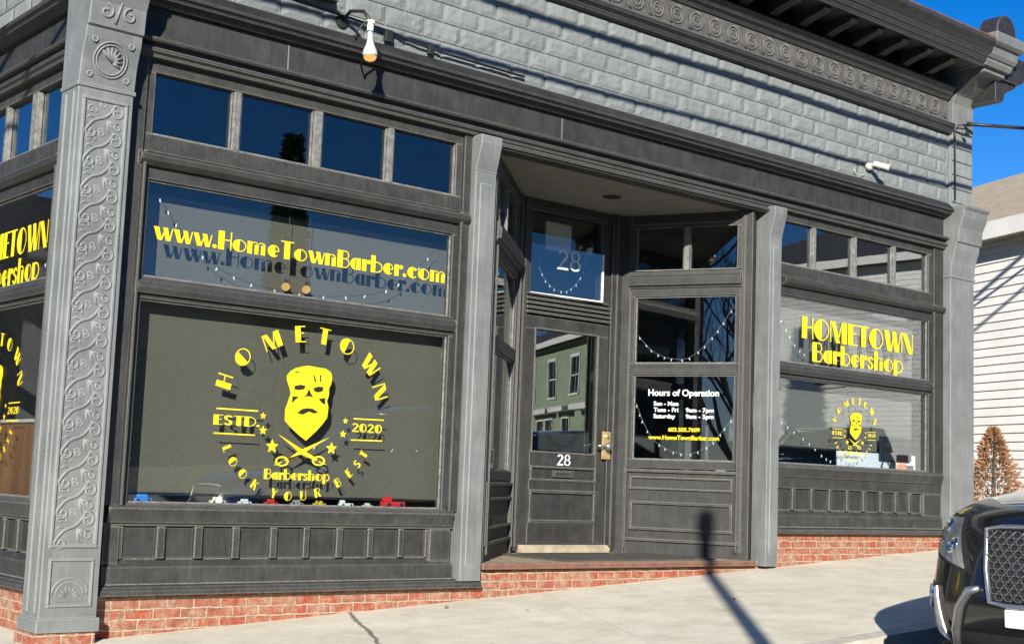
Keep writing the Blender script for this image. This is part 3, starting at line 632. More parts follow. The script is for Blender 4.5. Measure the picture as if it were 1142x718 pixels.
# upper cornice -------------------------------------------------------------------
mb = MB(); mb.sweep([(-.02, 4.25), (-.055, 4.262), (-.06, 4.30), (-.10, 4.33), (-.10, 4.365), (-.06, 4.385), (-.03, 4.40), (.13, 4.40), (.13, 4.25)], 3.5, 13.963); part(mb, 'lower_band_moulding', 'darkwood', bevel=.002)
mb = MB(); mb.box(3.5, 13.92, 4.401, 4.64, -.028, .13)
band = part(mb, 'ornament_band', 'band', bevel=.002)
ob = MB(); u = 6.3
while u < 13.75:
    for rr, t in ((.083, .010), (.048, .009)):
        ob.tube([(u + rr * math.cos(q * 2 * PI / 20), -.031, 4.52 + rr * math.sin(q * 2 * PI / 20)) for q in range(20)], t, 6, closed=True)
    ob.tube([(u + .0, -.031, 4.615), (u + .07, -.031, 4.60), (u + .125, -.031, 4.53), (u + .15, -.031, 4.45), (u + .20, -.031, 4.425)], .010, 6)
    for a in (.4, 2.4, 4.4): ob.tube([(u + .012 * math.cos(a), -.032, 4.52 + .012 * math.sin(a)), (u + .04 * math.cos(a), -.031, 4.52 + .04 * math.sin(a))], [.009, .005], 6)
    u += .272
ob.build('scroll_ornament', 'band', band, smooth=True)
mb = MB(); mb.sweep([(-.03, 4.641), (-.05, 4.645), (-.06, 4.675), (-.10, 4.70), (-.11, 4.74), (-.14, 4.755), (-.145, 4.775), (.13, 4.775), (.13, 4.641)], 3.5, 13.90); part(mb, 'upper_band_moulding', 'darkwood', bevel=.002)
mb = MB(); mb.box(3.2, 13.84, 4.962, 5.0, -.50, .13); mb.box(3.2, 13.84, 4.776, 4.962, .0, .13); part(mb, 'eave_soffit', 'darkwood')
u = 13.36
while u > 6.4:
    mb = MB(); mb.sweep([(-.43, 4.90), (-.46, 4.93), (-.46, 4.960), (.0, 4.960), (.0, 4.80), (-.06, 4.80), (-.25, 4.86)], u - .055, u + .055)
    part(mb, 'eave_bracket', 'darkwood', bevel=.006); u -= .46
mb = MB()
mb.sweep([(-.50, 4.94), (-.53, 4.94), (-.54, 4.985), (-.56, 4.99), (-.57, 5.03), (-.60, 5.045), (-.61, 5.09), (-.655, 5.12), (-.70, 5.19), (-.70, 5.215), (-.68, 5.23), (-.2, 5.32), (-.2, 5.01), (-.50, 5.01)], 3.2, 13.84)
part(mb, 'gutter', 'darkwood', bevel=.002)
mb = MB(); mb.sweep([(-.68, 5.232), (-.705, 5.222), (-.71, 5.236), (-.68, 5.245)], 3.2, 13.84)
part(mb, 'gutter_flashing', surface('rusty flashing', (.10, .045, .025), (.22, .10, .05), 9, .7, .2), bevel=0)
# end block with console and round cap
mb = MB()
mb.sweep([(-.47, 4.98), (-.47, 4.93), (-.36, 4.90), (-.22, 4.80), (-.10, 4.72), (-.06, 4.62), (-.06, 4.301), (.3, 4.301), (.3, 4.98)], 13.965, 14.40)
mb.sweep([(-.52, 4.981), (-.55, 5.03), (-.55, 5.06), (.3, 5.06), (.3, 4.981)], 13.90, 14.44)
mb.sweep([(-.57, 5.061), (-.60, 5.10), (-.62, 5.19), (.3, 5.19), (.3, 5.061)], 13.88, 14.46)
mb.sweep([(-.65, 5.191), (-.69, 5.22), (-.70, 5.33), (.3, 5.33), (.3, 5.191)], 13.86, 14.48)
eb = part(mb, 'end_block', 'iron', bevel=.006)
mb = MB()
ring = [(13.93, 5.331)] + [(14.13 + .20 * math.cos(PI - PI * k / 16), 5.38 + .20 * math.sin(PI * k / 16)) for k in range(17)] + [(14.33, 5.331)]
n_ = len(ring); vs = [(x, -.66, z) for x, z in ring] + [(x, -.42, z) for x, z in ring]
mb.add(vs, [(i, (i + 1) % n_, n_ + (i + 1) % n_, n_ + i) for i in range(n_)] + [tuple(range(n_ - 1, -1, -1)), tuple(range(n_, 2 * n_))])
part(mb, 'round_finial', 'darkwood', bevel=.012)
# return of the cornice down the right side wall
SR = Fr((14.42, 0), (0, 1), (-1, 0))
mb = MB(SR); mb.sweep([(-.02, 4.66), (-.08, 4.70), (-.1, 4.78), (-.34, 4.9), (-.36, 5.02), (-.42, 5.05), (-.50, 5.2), (-.50, 5.24), (.1, 5.30), (.1, 4.66)], -.40, 9); part(mb, 'side_cornice', 'darkwood')
mb = MB(SR); mb.sweep([(-.35, 4.93), (-.44, 4.97), (-.60, 5.2), (-.60, 5.24), (.1, 5.3), (.1, 4.93)], -.44, -.401); part(mb, 'cornice_return_cap', 'darkwood')
# shell of the building
mb = MB(); mb.box(14.10, 14.40, -1.0, 5.0, .31, 9.0); mb.box(3.7, 14.1, -1.0, 5.0, 8.8, 9.0); part(mb, 'wall', 'block', bevel=0)
mb = MB(); mb.box(3.3, 14.4, 5.01, 5.06, .14, 9); part(mb, 'roof', 'darkroof', bevel=0)
mb = MB(SIDE); mb.box(-9, -3.2, -1.0, 3.43, .0, .15); part(mb, 'wall', 'wood', bevel=0)
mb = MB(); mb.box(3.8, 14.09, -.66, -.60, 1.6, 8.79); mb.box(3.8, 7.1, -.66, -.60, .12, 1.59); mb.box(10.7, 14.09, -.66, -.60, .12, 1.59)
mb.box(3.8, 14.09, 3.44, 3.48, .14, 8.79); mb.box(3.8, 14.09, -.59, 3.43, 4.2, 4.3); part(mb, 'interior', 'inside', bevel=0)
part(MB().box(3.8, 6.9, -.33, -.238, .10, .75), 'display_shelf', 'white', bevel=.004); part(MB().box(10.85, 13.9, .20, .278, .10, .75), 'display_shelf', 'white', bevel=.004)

# brick bases -----------------------------------------------------------------
for nm, f, a, b, zt in (('brick_base', FRONT, 3.84, 7.12, -.856), ('brick_base', FRONT, 7.121, 10.66, -.725), ('brick_base', FRONT, 10.87, 13.86, -.396), ('brick_base', SIDE, -9, -.30, -.856)):
    mb = MB(f); mb.box(a, b, -1.7, zt, .004 if nm else 0, .3); part(mb, nm, 'brick', bevel=0)
mb = MB(); mb.box(3.43, 3.839, -1.7, -1.072, -.13, .2); part(mb, 'brick_base', 'brick', bevel=0)

# recessed entry ----------------------------------------------------------------
# ceiling as a polygon with board lines
mb = MB()
poly = [(7.10, .105), (10.66, .105), (10.49, .106), (9.93, 1.26), (8.50, 1.26), (7.12, .106)]
mb.add([(x, y, 2.80) for x, y in ((7.11, .111), (10.66, .111), (9.95, 1.30), (8.45, 1.30))] + [(x, y, 2.85) for x, y in ((7.11, .111), (10.66, .111), (9.95, 1.30), (8.45, 1.30))],
       [(0, 1, 2, 3), (7, 6, 5, 4), (0, 4, 5, 1), (1, 5, 6, 2), (2, 6, 7, 3), (3, 7, 4, 0)])
ce = part(mb, 'entry_ceiling', 'ceil', bevel=0)
MB().lathe((9.12, .62, 2.79), (0, 0, 1), [(0, .085), (.004, .095), (.012, .095)], 24).build('recessed_light', 'blackv', ce)
mb = MB()
mb.add([(x, y, z) for z in (-.665, -.70) for x, y in ((7.15, -.02), (10.62, -.02), (10.62, .3), (9.95, 1.5), (8.45, 1.5), (7.15, .3))], [(0, 1, 2, 3, 4, 5), (11, 10, 9, 8, 7, 6)] + [(i, (i + 1) % 6, 6 + (i + 1) % 6, 6 + i) for i in range(6)])
part(mb, 'entry_floor', 'stepfloor', bevel=0)
mb = MB(); mb.box(7.14, 10.56, -.715, -.662, -.065, -.021); part(mb, 'step_edge', 'stepwood', bevel=.01)
mb = MB(DOOR); mb.sweep([(-.10, -.66), (-.10, -.615), (-.06, -.585), (.10, -.585), (.10, -.66)], 8.60, 9.75); part(mb, 'threshold', 'concrete_edge', bevel=.006)

# door wall
mb = MB(DOOR)
mb.box(8.46, 8.598, -.64, 2.80, -.03, .12); mb.box(9.735, 9.93, -.64, 2.80, -.03, .12)
mb.box(8.54, 8.56, -.6, 2.79, -.045, -.0301); mb.box(9.80, 9.815, -.6, 2.79, -.045, -.0301)
mb.box(8.598, 9.735, 2.72, 2.80, -.01, .12)
fr = part(mb, 'door_frame', 'wood')
mb = MB(DOOR)
for k in range(4): mb.box(8.60, 9.733, 1.655 + k * .046, 1.68 + k * .046, -.035 + .003 * k, .05)
mb.box(8.60, 9.733, 1.64, 1.84, .051, .10); part(mb, 'door_lattice', 'woodh', bevel=.004)
mb = MB(DOOR); mb.box(8.60, 9.733, 2.69, 2.718, 0, .08); mb.box(8.60, 9.733, 1.842, 1.862, 0, .08); mb.box(8.60, 8.66, 1.862, 2.69, 0, .08); mb.box(9.60, 9.733, 1.862, 2.69, 0, .08)
tr = part(mb, 'door_transom', 'wood')
MB(DOOR).box(8.655, 9.605, 2.35, 2.695, .060, .065).build('pane', 'glass', tr)
a_ = R(4.2); HP = Fr(DOOR.p(8.665, 0, .034)[:2], (math.cos(a_), -math.sin(a_)), (math.sin(a_), math.cos(a_)))
hp = MB(HP).box(0, .925, 1.872, 2.352, 0, .005).build('hopper_pane', 'glass_bright', tr)
mb = MB(HP); mb.box(-.002, .945, 1.858, 1.8715, -.006, .012); mb.box(.9255, .945, 1.872, 2.352, -.006, .012); mb.build('white_edge', 'trim', tr)
d = Decal(HP, -.004); d.text('28', .335, 2.135, .20, .31); d.build('house_number', 'number', tr)
# the door leaf
mb = MB(DOOR)
u0, u1 = 8.602, 9.731
mb.box(u0, u1, 1.512, 1.636, .0, .05); mb.box(u0, 8.725, -.575, 1.512, .0, .05); mb.box(9.605, u1, -.575, 1.512, .0, .05)
mb.box(8.725, 9.605, .165, .317, .0, .05); mb.box(8.725, 9.605, -.06, .04, .0, .05); mb.box(8.725, 9.605, -.575, -.375, .0, .05)
mb.box(8.725, 9.605, .04, .165, .016, .05); mb.box(8.725, 9.605, -.375, -.06, .016, .05)
def moulding(m, a, b, c, d_, t, w0, w1):
    m.box(a, b, d_ - t, d_, w0, w1); m.box(a, b, c, c + t, w0, w1); m.box(a, a + t, c + t, d_ - t, w0, w1); m.box(b - t, b, c + t, d_ - t, w0, w1)
door = part(mb, 'door', 'wood')
mb = MB(DOOR); moulding(mb, 8.735, 9.615, -.375, -.058, .030, -.014, .0155); moulding(mb, 8.735, 9.615, .030, .175, .022, -.012, .0155)
moulding(mb, 8.735, 9.60, .30, 1.525, .018, -.010, .03)
mb.build('panel_moulding', 'woodh', door, bevel=.006)
DG = Fr(DOOR.p(8.722, 0, .044)[:2], (math.cos(R(2.1)), -math.sin(R(2.1))), (math.sin(R(2.1)), math.cos(R(2.1))))   # old door glass sits slightly askew
MB(DG).box(.0, .886, .312, 1.515, 0, .004).build('glass', 'glass_bright', door)
mb = MB(DOOR); mb.box(9.03, 9.31, .070, .138, -.008, .016); mb.box(9.05, 9.29, .085, .122, -.014, -.0081); mb.build('letter_plate', 'wood', door, bevel=.004)
d = Decal(DOOR, -.004); d.text('28', 9.08, .188, .108, .185); d.build('house_number', 'goldv', door)
mb = MB(DOOR); mb.box(9.655, 9.765, .27, .55, -.05, -.0302); mb.build('lock_plate', 'brass', door, bevel=.004)
mb = MB(DOOR); c = DOOR.p(9.675, .40, -.05)
mb.lathe(c, (0, -1, 0), [(0, .022), (.035, .016), (.05, .034), (.07, .04), (.09, .03), (.096, .01)], 16)
mb.tube([DOOR.p(9.66, .40, -.09), DOOR.p(9.60, .40, -.10), DOOR.p(9.555, .402, -.09)], .012, 8)
mb.build('handle', 'steel', door, smooth=True)
MB(DOOR).lathe(DOOR.p(9.71, .50, -.05), (0, -1, 0), [(0, .022), (.02, .02), (.025, .008)], 14).build('lock_cylinder', 'steel', door)

# splayed side windows of the entry
def splay(f, Lg, a, b, name_, g0, g1, flip):
    mb = MB(f)
    mb.box(-.02, g0 - .055, -.68, 2.795, -.012, .10); mb.box(g1 + .055, Lg, -.68, 2.795, -.012, .10)
    mb.box(g0 - .052, g0 - .036, -.6, 2.0, -.03, -.0121) ; mb.box(g1 + .036, g1 + .052, -.6, 2.0, -.03, -.0121)
    mb.box(g1 + .07, g1 + .09, -.6, 2.79, -.026, -.0121)
    mb.box(g0 - .055, g1 + .055, 2.70, 2.795, .0, .10)
    mb.sweep([(-.05, 2.06), (-.055, 2.14), (-.035, 2.17), (-.035, 2.20), (.10, 2.215), (.10, 2.03), (-.012, 2.03), (-.02, 2.055)], g0 - .06, g1 + .06)
    mb.box(g0 - .055, g1 + .055, -.68, .02, .012, .10) if flip else mb.box(g0 - .055, g1 + .055, -.68, .19, .012, .10)
    part(mb, 'entry_window_post', 'wood')
    m = (g0 + g1) / 2 - .0
    pane_row(f, [(g0, m - .035), (m + .035, g1)], 2.216, 2.66, 'transom_window', g0 - .05, g1 + .05, 2.698, 2.2155, w=.01)
    s1 = sash(f, g0 - .053, g1 + .053, 1.195, 2.028, g0, g1, 1.262, 1.95, 'entry_side_window', w=.004)
    z0 = .02 if flip else .20
    s2 = sash(f, g0 - .053, g1 + .053, z0, 1.193, g0, g1, z0 + .085, 1.145, 'entry_side_window', w=.004)
    return s1, s2
rs1, rs2 = splay(RS, 1.40, 0, 0, 'r', .175, 1.235, False)
ls1, ls2 = splay(LS, 1.85, 0, 0, 'l', .15, 1.66, True)
mb = MB(RS)   # raised panelling below the right splay window
moulding(mb, .105, 1.31, -.53, .188, .03, -.02, .0118)
moulding(mb, .165, 1.235, -.015, .118, .022, -.012, .0118); moulding(mb, .172, 1.238, -.42, -.13, .030, -.018, .0118)
part(mb, 'entry_panel', 'woodh', bevel=.006)
mb = MB(LS); moulding(mb, .05, 1.74, -.53, .0, .03, -.02, .0118); moulding(mb, .12, 1.66, -.40, -.13, .028, -.018, .0118); part(mb, 'entry_panel', 'woodh', bevel=.006)
# small print on the right splay glass
def say(txt, f, u, v, h, mat, parent, name, width=None, w=.034, center=False):
    cu = bpy.data.curves.new('t', 'FONT'); cu.body = txt; cu.size = 1; cu.offset = .018
    ob = bpy.data.objects.new('t', cu); COL.objects.link(ob)
    dg = bpy.context.evaluated_depsgraph_get(); me = bpy.data.meshes.new_from_object(ob.evaluated_get(dg))
    bpy.data.objects.remove(ob); xs = [v_.co.x for v_ in me.vertices]; x0, x1 = min(xs), max(xs)
    k = h / .72; kx = width / (x1 - x0) if width else k
    V_ = [tuple(f.p(u + (v_.co.x - x0) * kx, v + v_.co.y * k, w)) for v_ in me.vertices]; F_ = [tuple(p.vertices) for p in me.polygons]
    mb = MB(f); mb.add(V_, F_); return mb.build(name, mat, parent)
say('Hours of Operation', RS, .33, .935, .066, 'goldv', rs2, 'lettering', .74)
say('Sun - Mon', RS, .39, .835, .043, 'goldv', rs2, 'lettering', .26)
say('Tues - Fri', RS, .39, .772, .043, 'goldv', rs2, 'lettering', .26); say('9am - 7pm', RS, .73, .772, .043, 'goldv', rs2, 'lettering', .29)
say('Saturday', RS, .39, .708, .043, 'goldv', rs2, 'lettering', .23); say('9am - 5pm', RS, .73, .708, .043, 'goldv', rs2, 'lettering', .29)
say('603.505.7609', RS, .55, .575, .040, 'vinyl', rs2, 'lettering', .33)
say('www.HomeTownBarber.com', RS, .34, .493, .044, 'vinyl', rs2, 'lettering', .74)

# ------------------------------------------------------------------ things in and on the shopfront
def blind(f, u0, u1, z0, z1, w, label, mat='blind'):
    t = thing('window_blind', label, 'window blind', f.p((u0 + u1) / 2, z0, w), 'roller blinds in the shop windows')
    mb = MB(f); nx = 24
    vs = []
    for k, dw in ((0, 0), (1, .004)):
        for j in (z0, z1):
            for i in range(nx + 1):
                u = u0 + (u1 - u0) * i / nx; vs.append(f.p(u, j, w + dw + .006 * math.sin(u * 7.3) * (1 if j == z0 else .2)))
    n1 = nx + 1
    fs = [(i, i + 1, n1 + i + 1, n1 + i) for i in range(nx)] + [(2 * n1 + i, 3 * n1 + i, 3 * n1 + i + 1, 2 * n1 + i + 1) for i in range(nx)] + [(i, 2 * n1 + i, 2 * n1 + i + 1, i + 1) for i in range(nx)]
    mb.add(vs, fs); mb.build('shade_cloth', mat, t)
    mb = MB(f); mb.tube([f.p(u0, z0 - .006, w), f.p(u1, z0 - .006, w)], .010, 8); mb.build('bottom_rail', 'blackv', t)
    mb = MB(f); mb.tube([f.p(u0, z1 + .01, w + .03), f.p(u1, z1 + .01, w + .03)], .03, 10); mb.build('roller', 'blackv', t)
blind(FRONT, 4.13, 6.90, 1.26, 1.95, .21, 'grey roller blind behind the web address on the upper left window')
blind(FRONT, 4.10, 6.90, -.165, 1.20, .165, 'large grey roller blind behind the big round barber badge')
blind(FRONT, 10.86, 13.52, 1.24, 1.95, .19, 'grey roller blind behind the two line yellow shop name right of the door', 'blind2')
blind(FRONT, 10.86, 13.52, .485, 1.20, .19, 'half lowered grey roller blind above the dark screen in the right window', 'blind2')

def string_lights(f, pts, w, label, nb=12, lit=None):
    P = []; m = 8
    for (a, b), (c, d_) in zip(pts, pts[1:]):
        for i in range(m): P.append((a + (c - a) * i / m, b + (d_ - b) * i / m))
    P.append(pts[-1])
    # smooth
    for _ in range(8): P = [P[0]] + [((P[i - 1][0] + 2 * P[i][0] + P[i + 1][0]) / 4, (P[i - 1][1] + 2 * P[i][1] + P[i + 1][1]) / 4) for i in range(1, len(P) - 1)] + [P[-1]]
    t = thing('string_lights', label, 'string lights', f.p(pts[0][0], pts[0][1], w), 'strings of small white lights in the windows')
    mb = MB(f); mb.tube([f.p(u, v, w) for u, v in P], .0019, 5); mb.build('wire', 'carblackplastic' if f is FRONT else 'toygrey', t)
    for k in range(nb):
        i = int((k + .5) * (len(P) - 1) / nb); u, v = P[i]; s = random.choice((-1, 1)) * .4
        q = MB(f); a = f.p(u, v, w); dd = (f.p(u + s * .01, v - .03 * random.uniform(.3, 1), w) - a).normalized()
        q.lathe(a, dd, [(0, .003), (.008, .0058), (.018, .0064), (.027, .003), (.030, .001)], 8); q.build('bulb', 'goldv', t, smooth=True)
string_lights(FRONT, [(4.17, 1.93), (4.35, 1.72), (4.62, 1.48), (5.0, 1.37), (5.6, 1.36), (6.1, 1.44), (6.4, 1.62), (6.62, 1.86)], .10, 'swag of small lights below the web address in the upper left window', 18)
string_lights(FRONT, [(10.98, 1.86), (11.14, 1.70), (11.3, 1.52), (11.48, 1.44), (11.9, 1.36), (12.6, 1.34)], .10, 'string of small lights dropping left of the two line yellow shop name', 11)
string_lights(FRONT, [(10.96, .80), (11.2, .68), (11.5, .56), (11.75, .42), (11.95, .34), (12.2, .45)], .10, 'string of small lights below the small badge in the right window', 12)
string_lights(RS, [(.19, 1.56), (.33, 1.40), (.50, 1.32), (.72, 1.30), (.90, 1.44), (1.05, 1.62), (1.21, 1.86)], .07, 'swag of small white lights in the upper window beside the door', 14)
string_lights(RS, [(.19, .86), (.26, .68), (.38, .48), (.55, .38), (.75, .34), (.95, .42), (1.1, .58), (1.22, .74)], .07, 'swag of small white lights below the opening hours', 16)
string_lights(DOOR, [(8.80, 2.26), (8.84, 2.10), (8.92, 2.0), (9.05, 1.93), (9.2, 1.93), (9.33, 2.02), (9.42, 2.15), (9.46, 2.32)], .07, 'swag of small white lights in the pane above the door', 13)
string_lights(LS, [(.3, 1.86), (.7, 1.55), (1.1, 1.5), (1.55, 1.85)], .07, 'swag of small white lights in the left side window of the doorway', 8)
string_lights(SIDE, [(-2.3, 1.34), (-1.8, 1.36), (-1.5, 1.40), (-1.2, 1.36), (-.9, 1.5)], .10, 'string of small lights in the window left of the corner pillar', 8)

# two amber bulbs seen in the upper left window
for i, u in enumerate((5.27, 5.45)):
    t = thing('pendant_lamp', 'amber lit bulb %s under the web address in the upper left window' % ('on the left' if i == 0 else 'on the right'), 'lamp', (u, .13, 1.40), 'pair of amber bulbs')
    MB().lathe((u, .13, 1.375), (0, 0, 1), [(0, .008), (.012, .026), (.03, .034), (.05, .026), (.06, .012)], 14).build('bulb', 'bulbwarm', t, smooth=True)
    MB().lathe((u, .13, 1.435), (0, 0, 1), [(0, .012), (.03, .012)], 10).build('socket', 'blackv', t)
    MB().tube([(u, .13, 1.46), (u, .13, 2.0)], .002, 5).build('cord', 'blackv', t)

# gooseneck lamp over the cornice
t = thing('wall_lamp', 'white bell shaped outdoor lamp with amber bulb on a black bracket above the left window', 'wall lamp', (5.55, 0, 3.5))
lp0 = Vector((5.56, -.42, 3.15))
MB().lathe(lp0, (-.05, 0, 1), [(0, .054), (.015, .058), (.045, .052), (.08, .036), (.12, .024), (.18, .018), (.20, .01)], 20).build('shade', 'lampwhite', t, smooth=True)
MB().lathe(lp0 + Vector((0, 0, -.035)), (0, 0, 1), [(0, .02), (.01, .040), (.025, .048), (.037, .048)], 18).build('bulb', M['bulbwarm'], t, smooth=True)
MB().lathe(lp0 + Vector((-.01, 0, .195)), (0, 0, 1), [(0, .024), (.05, .026), (.055, .034), (.08, .034)], 14).build('socket', 'paper', t)
MB().tube([(5.55, -.01, 3.52), (5.53, -.16, 3.56), (5.54, -.33, 3.52), (5.55, -.42, 3.42)], .014, 8).build('bracket_arm', 'blackv', t, smooth=True)
MB().tube([(5.55, -.43, 3.43), (5.49, -.42, 3.39), (5.45, -.40, 3.33), (5.47, -.36, 3.27), (5.50, -.28, 3.33)], .008, 7).build('cable', 'blackv', t, smooth=True)
MB().lathe((5.55, -.001, 3.52), (0, -1, 0), [(0, .06), (.02, .055), (.03, .02)], 16).build('wall_plate', 'blackv', t)
# conduit pieces along the wall
t = thing('electrical_conduit', 'dark cable with clips running along the block wall right of the bell lamp', 'conduit', (5.9, -.05, 3.5))
MB().tube([(5.1, -.06, 3.555), (5.6, -.05, 3.55), (6.0, -.05, 3.53), (6.25, -.05, 3.50), (6.5, -.045, 3.485), (7.4, -.04, 3.48)], .010, 6).build('cable', 'cable', t, smooth=True)
mb = MB(); mb.box(5.93, 6.0, 3.44, 3.54, -.07, -.03); mb.box(6.36, 6.41, 3.44, 3.52, -.06, -.03); mb.build('junction_box', 'blackv', t, bevel=.006)
# plain black panel box high on the wall
t = thing('dark_panel', 'blank black panel box at the upper edge of the wall left of the bell lamp', 'sign', (5.1, -.05, 3.66))
mb = MB(); mb.box(4.30, 5.42, 3.64, 4.20, -.10, -.025); mb.build('panel_case', 'blackv', t, bevel=.01)
mb = MB(); mb.box(4.27, 5.45, 3.625, 3.639, -.115, -.025); mb.build('bottom_rim', 'darkwood', t, bevel=.003)

# security camera
t = thing('security_camera', 'white bullet security camera on the block wall above the right window', 'camera', (12.36, -.02, 3.56))
MB().lathe((12.36, -.03, 3.585), (0, -1, 0), [(0, .05), (.03, .05), (.045, .035)], 16).build('mount', 'lampwhite', t)
MB().tube([(12.36, -.07, 3.585), (12.38, -.13, 3.575), (12.40, -.16, 3.55)], .016, 8).build('arm', 'lampwhite', t, smooth=True)
ax = Vector((.35, -.60, -.22)).normalized(); c0 = Vector((12.36, -.10, 3.60))
cb = MB().lathe(c0, ax, [(0, .026), (.01, .031), (.15, .033), (.155, .037), (.18, .037)], 16).build('camera_body', 'lampwhite', t, smooth=False)
MB().lathe(c0 + ax * .177, ax, [(0, .032), (.008, .030)], 16).build('lens', 'blackv', t)
MB().tube([(12.30, -.04, 3.50), (12.25, -.04, 3.46), (12.15, -.035, 3.455), (12.10, -.035, 3.5)], .004, 6).build('cable', 'lampwhite', t, smooth=True)

# doormat
t = tag(MB().build('doormat', 'mat') if False else (lambda m: m.build('doormat', 'mat', bevel=.005))(MB().box(8.15, 10.15, -.6645, -.650, .10, .95)), 'dark ribbed rubber doormat in front of the shop door', 'doormat')

# paper notice above the door, behind the pane
t = tag(MB(DOOR).box(8.93, 9.27, 2.33, 2.62, .10, .12).build('notice_board', 'paper', bevel=.004), 'blank cream notice card behind the pane above the door', 'notice')
# small lit looking sign in the left splay window
t = tag(MB(LS).box(.25, 1.25, 1.60, 1.72, .25, .27).build('notice_board', 'paper', bevel=.004), 'narrow cream card in the left side window of the doorway', 'notice')
# papers / white box in the right window
t = tag(MB().box(12.10, 13.50, .285, .47, .12, .16).build('paper_sheet', 'goldv', bevel=.003), 'white crumpled papers standing on the shelf of the right window', 'papers')
me = t.data
t2 = thing('display_screen', 'dark flat screen with faint lettering standing on legs in the right window', 'screen', (13.05, .12, .29))
MB().box(12.78, 13.36, .40, .66, .075, .10).build('screen', 'blackv', t2, bevel=.006)
say('OPEN', FRONT, 12.92, .46, .075, 'carblackplastic', t2, 'lettering', .26, w=.073)
mb = MB(); mb.tube([(12.86, .09, .40), (12.82, .09, .34), (12.84, .09, .292)], .008, 6); mb.tube([(12.92, .09, .40), (12.98, .09, .35), (12.96, .09, .292)], .008, 6); mb.build('stand', 'blackv', t2)
MB().box(13.02, 13.08, .284, .40, .09, .13).build('stand', 'blackv', t2)
t2 = thing('camera_bag', 'small black and orange case under the dark screen', 'case', (13.25, .15, .29))
MB().box(13.14, 13.32, .284, .375, .10, .18).build('case', 'orange', t2, bevel=.012); MB().box(13.33, 13.46, .284, .36, .11, .17).build('clasp', 'blackv', t2, bevel=.01)

# toy vehicles along the left window sill
def toy(u, s, mat, label, truck=False, w=.115):
    t = thing('toy_car', label, 'toy car', (u, w, -.25), 'toy cars on the left window sill')
    z = -.237; k = s * .78
    mb = MB(); mb.sweep([(w - .02 * k - .01, z + .012), (w - .03 * k, z + .03 * k), (w - .025 * k, z + .045 * k), (w + .03 * k, z + .045 * k), (w + .035 * k, z + .012)], u - .085 * k, u + .085 * k)
    mb.build('body', mat, t, bevel=.006)
    mb = MB(); a, b = (-.075, -.02) if truck else (-.05, .045)
    mb.sweep([(w - .024 * k, z + .0452 * k), (w - .014 * k, z + .078 * k), (w + .02 * k, z + .078 * k), (w + .028 * k, z + .0452 * k)], u + a * k, u + b * k); mb.build('cabin', mat, t, bevel=.005)
    for q in (-.052, .052):
        MB().lathe((u + q * k, w - .034 * k, z + .018 * k + .002), (0, 1, 0), [(0, .012 * k), (.003, .018 * k), (.02 * k, .018 * k)], 12).build('wheel', 'rubber', t)
toy(4.22, 1.0, 'toyblue', 'bright blue toy car at the left end of the left window sill')
toy(4.80, .9, 'toycream', 'cream toy car with open sides right of the blue toy car')
toy(5.02, .75, 'toywhite', 'small white toy car right of the cream toy car')
toy(5.24, .8, 'toyred', 'small red toy car below the letters LOOK on the left window sill')
toy(5.46, .8, 'toygrey', 'small grey toy car between the small red one and the white truck')
toy(5.66, .75, 'toyyellow', 'small yellow toy car below the bottom of the big badge')
toy(5.90, .9, 'toywhite', 'white toy pickup truck right of the yellow toy car', True)
toy(6.34, 1.5, 'toyred', 'large red toy truck at the right end of the left window sill', True)
toy(6.10, .6, 'toycream', 'tiny cream toy car left of the large red toy truck')
mb = MB()
# brown cabinet seen through the side window
t = thing('wooden_cabinet', 'varnished brown wooden cabinet behind the window left of the corner pillar', 'cabinet', (4.1, 1.6, -.6))
MB(SIDE).box(-2.4, -.95, -.245, .30, .12, .5).build('carcass', 'brownwood', t, bevel=.01)
MB(SIDE).box(-2.45, -.90, .301, .33, .10, .52).build('top', 'toycream', t, bevel=.01)

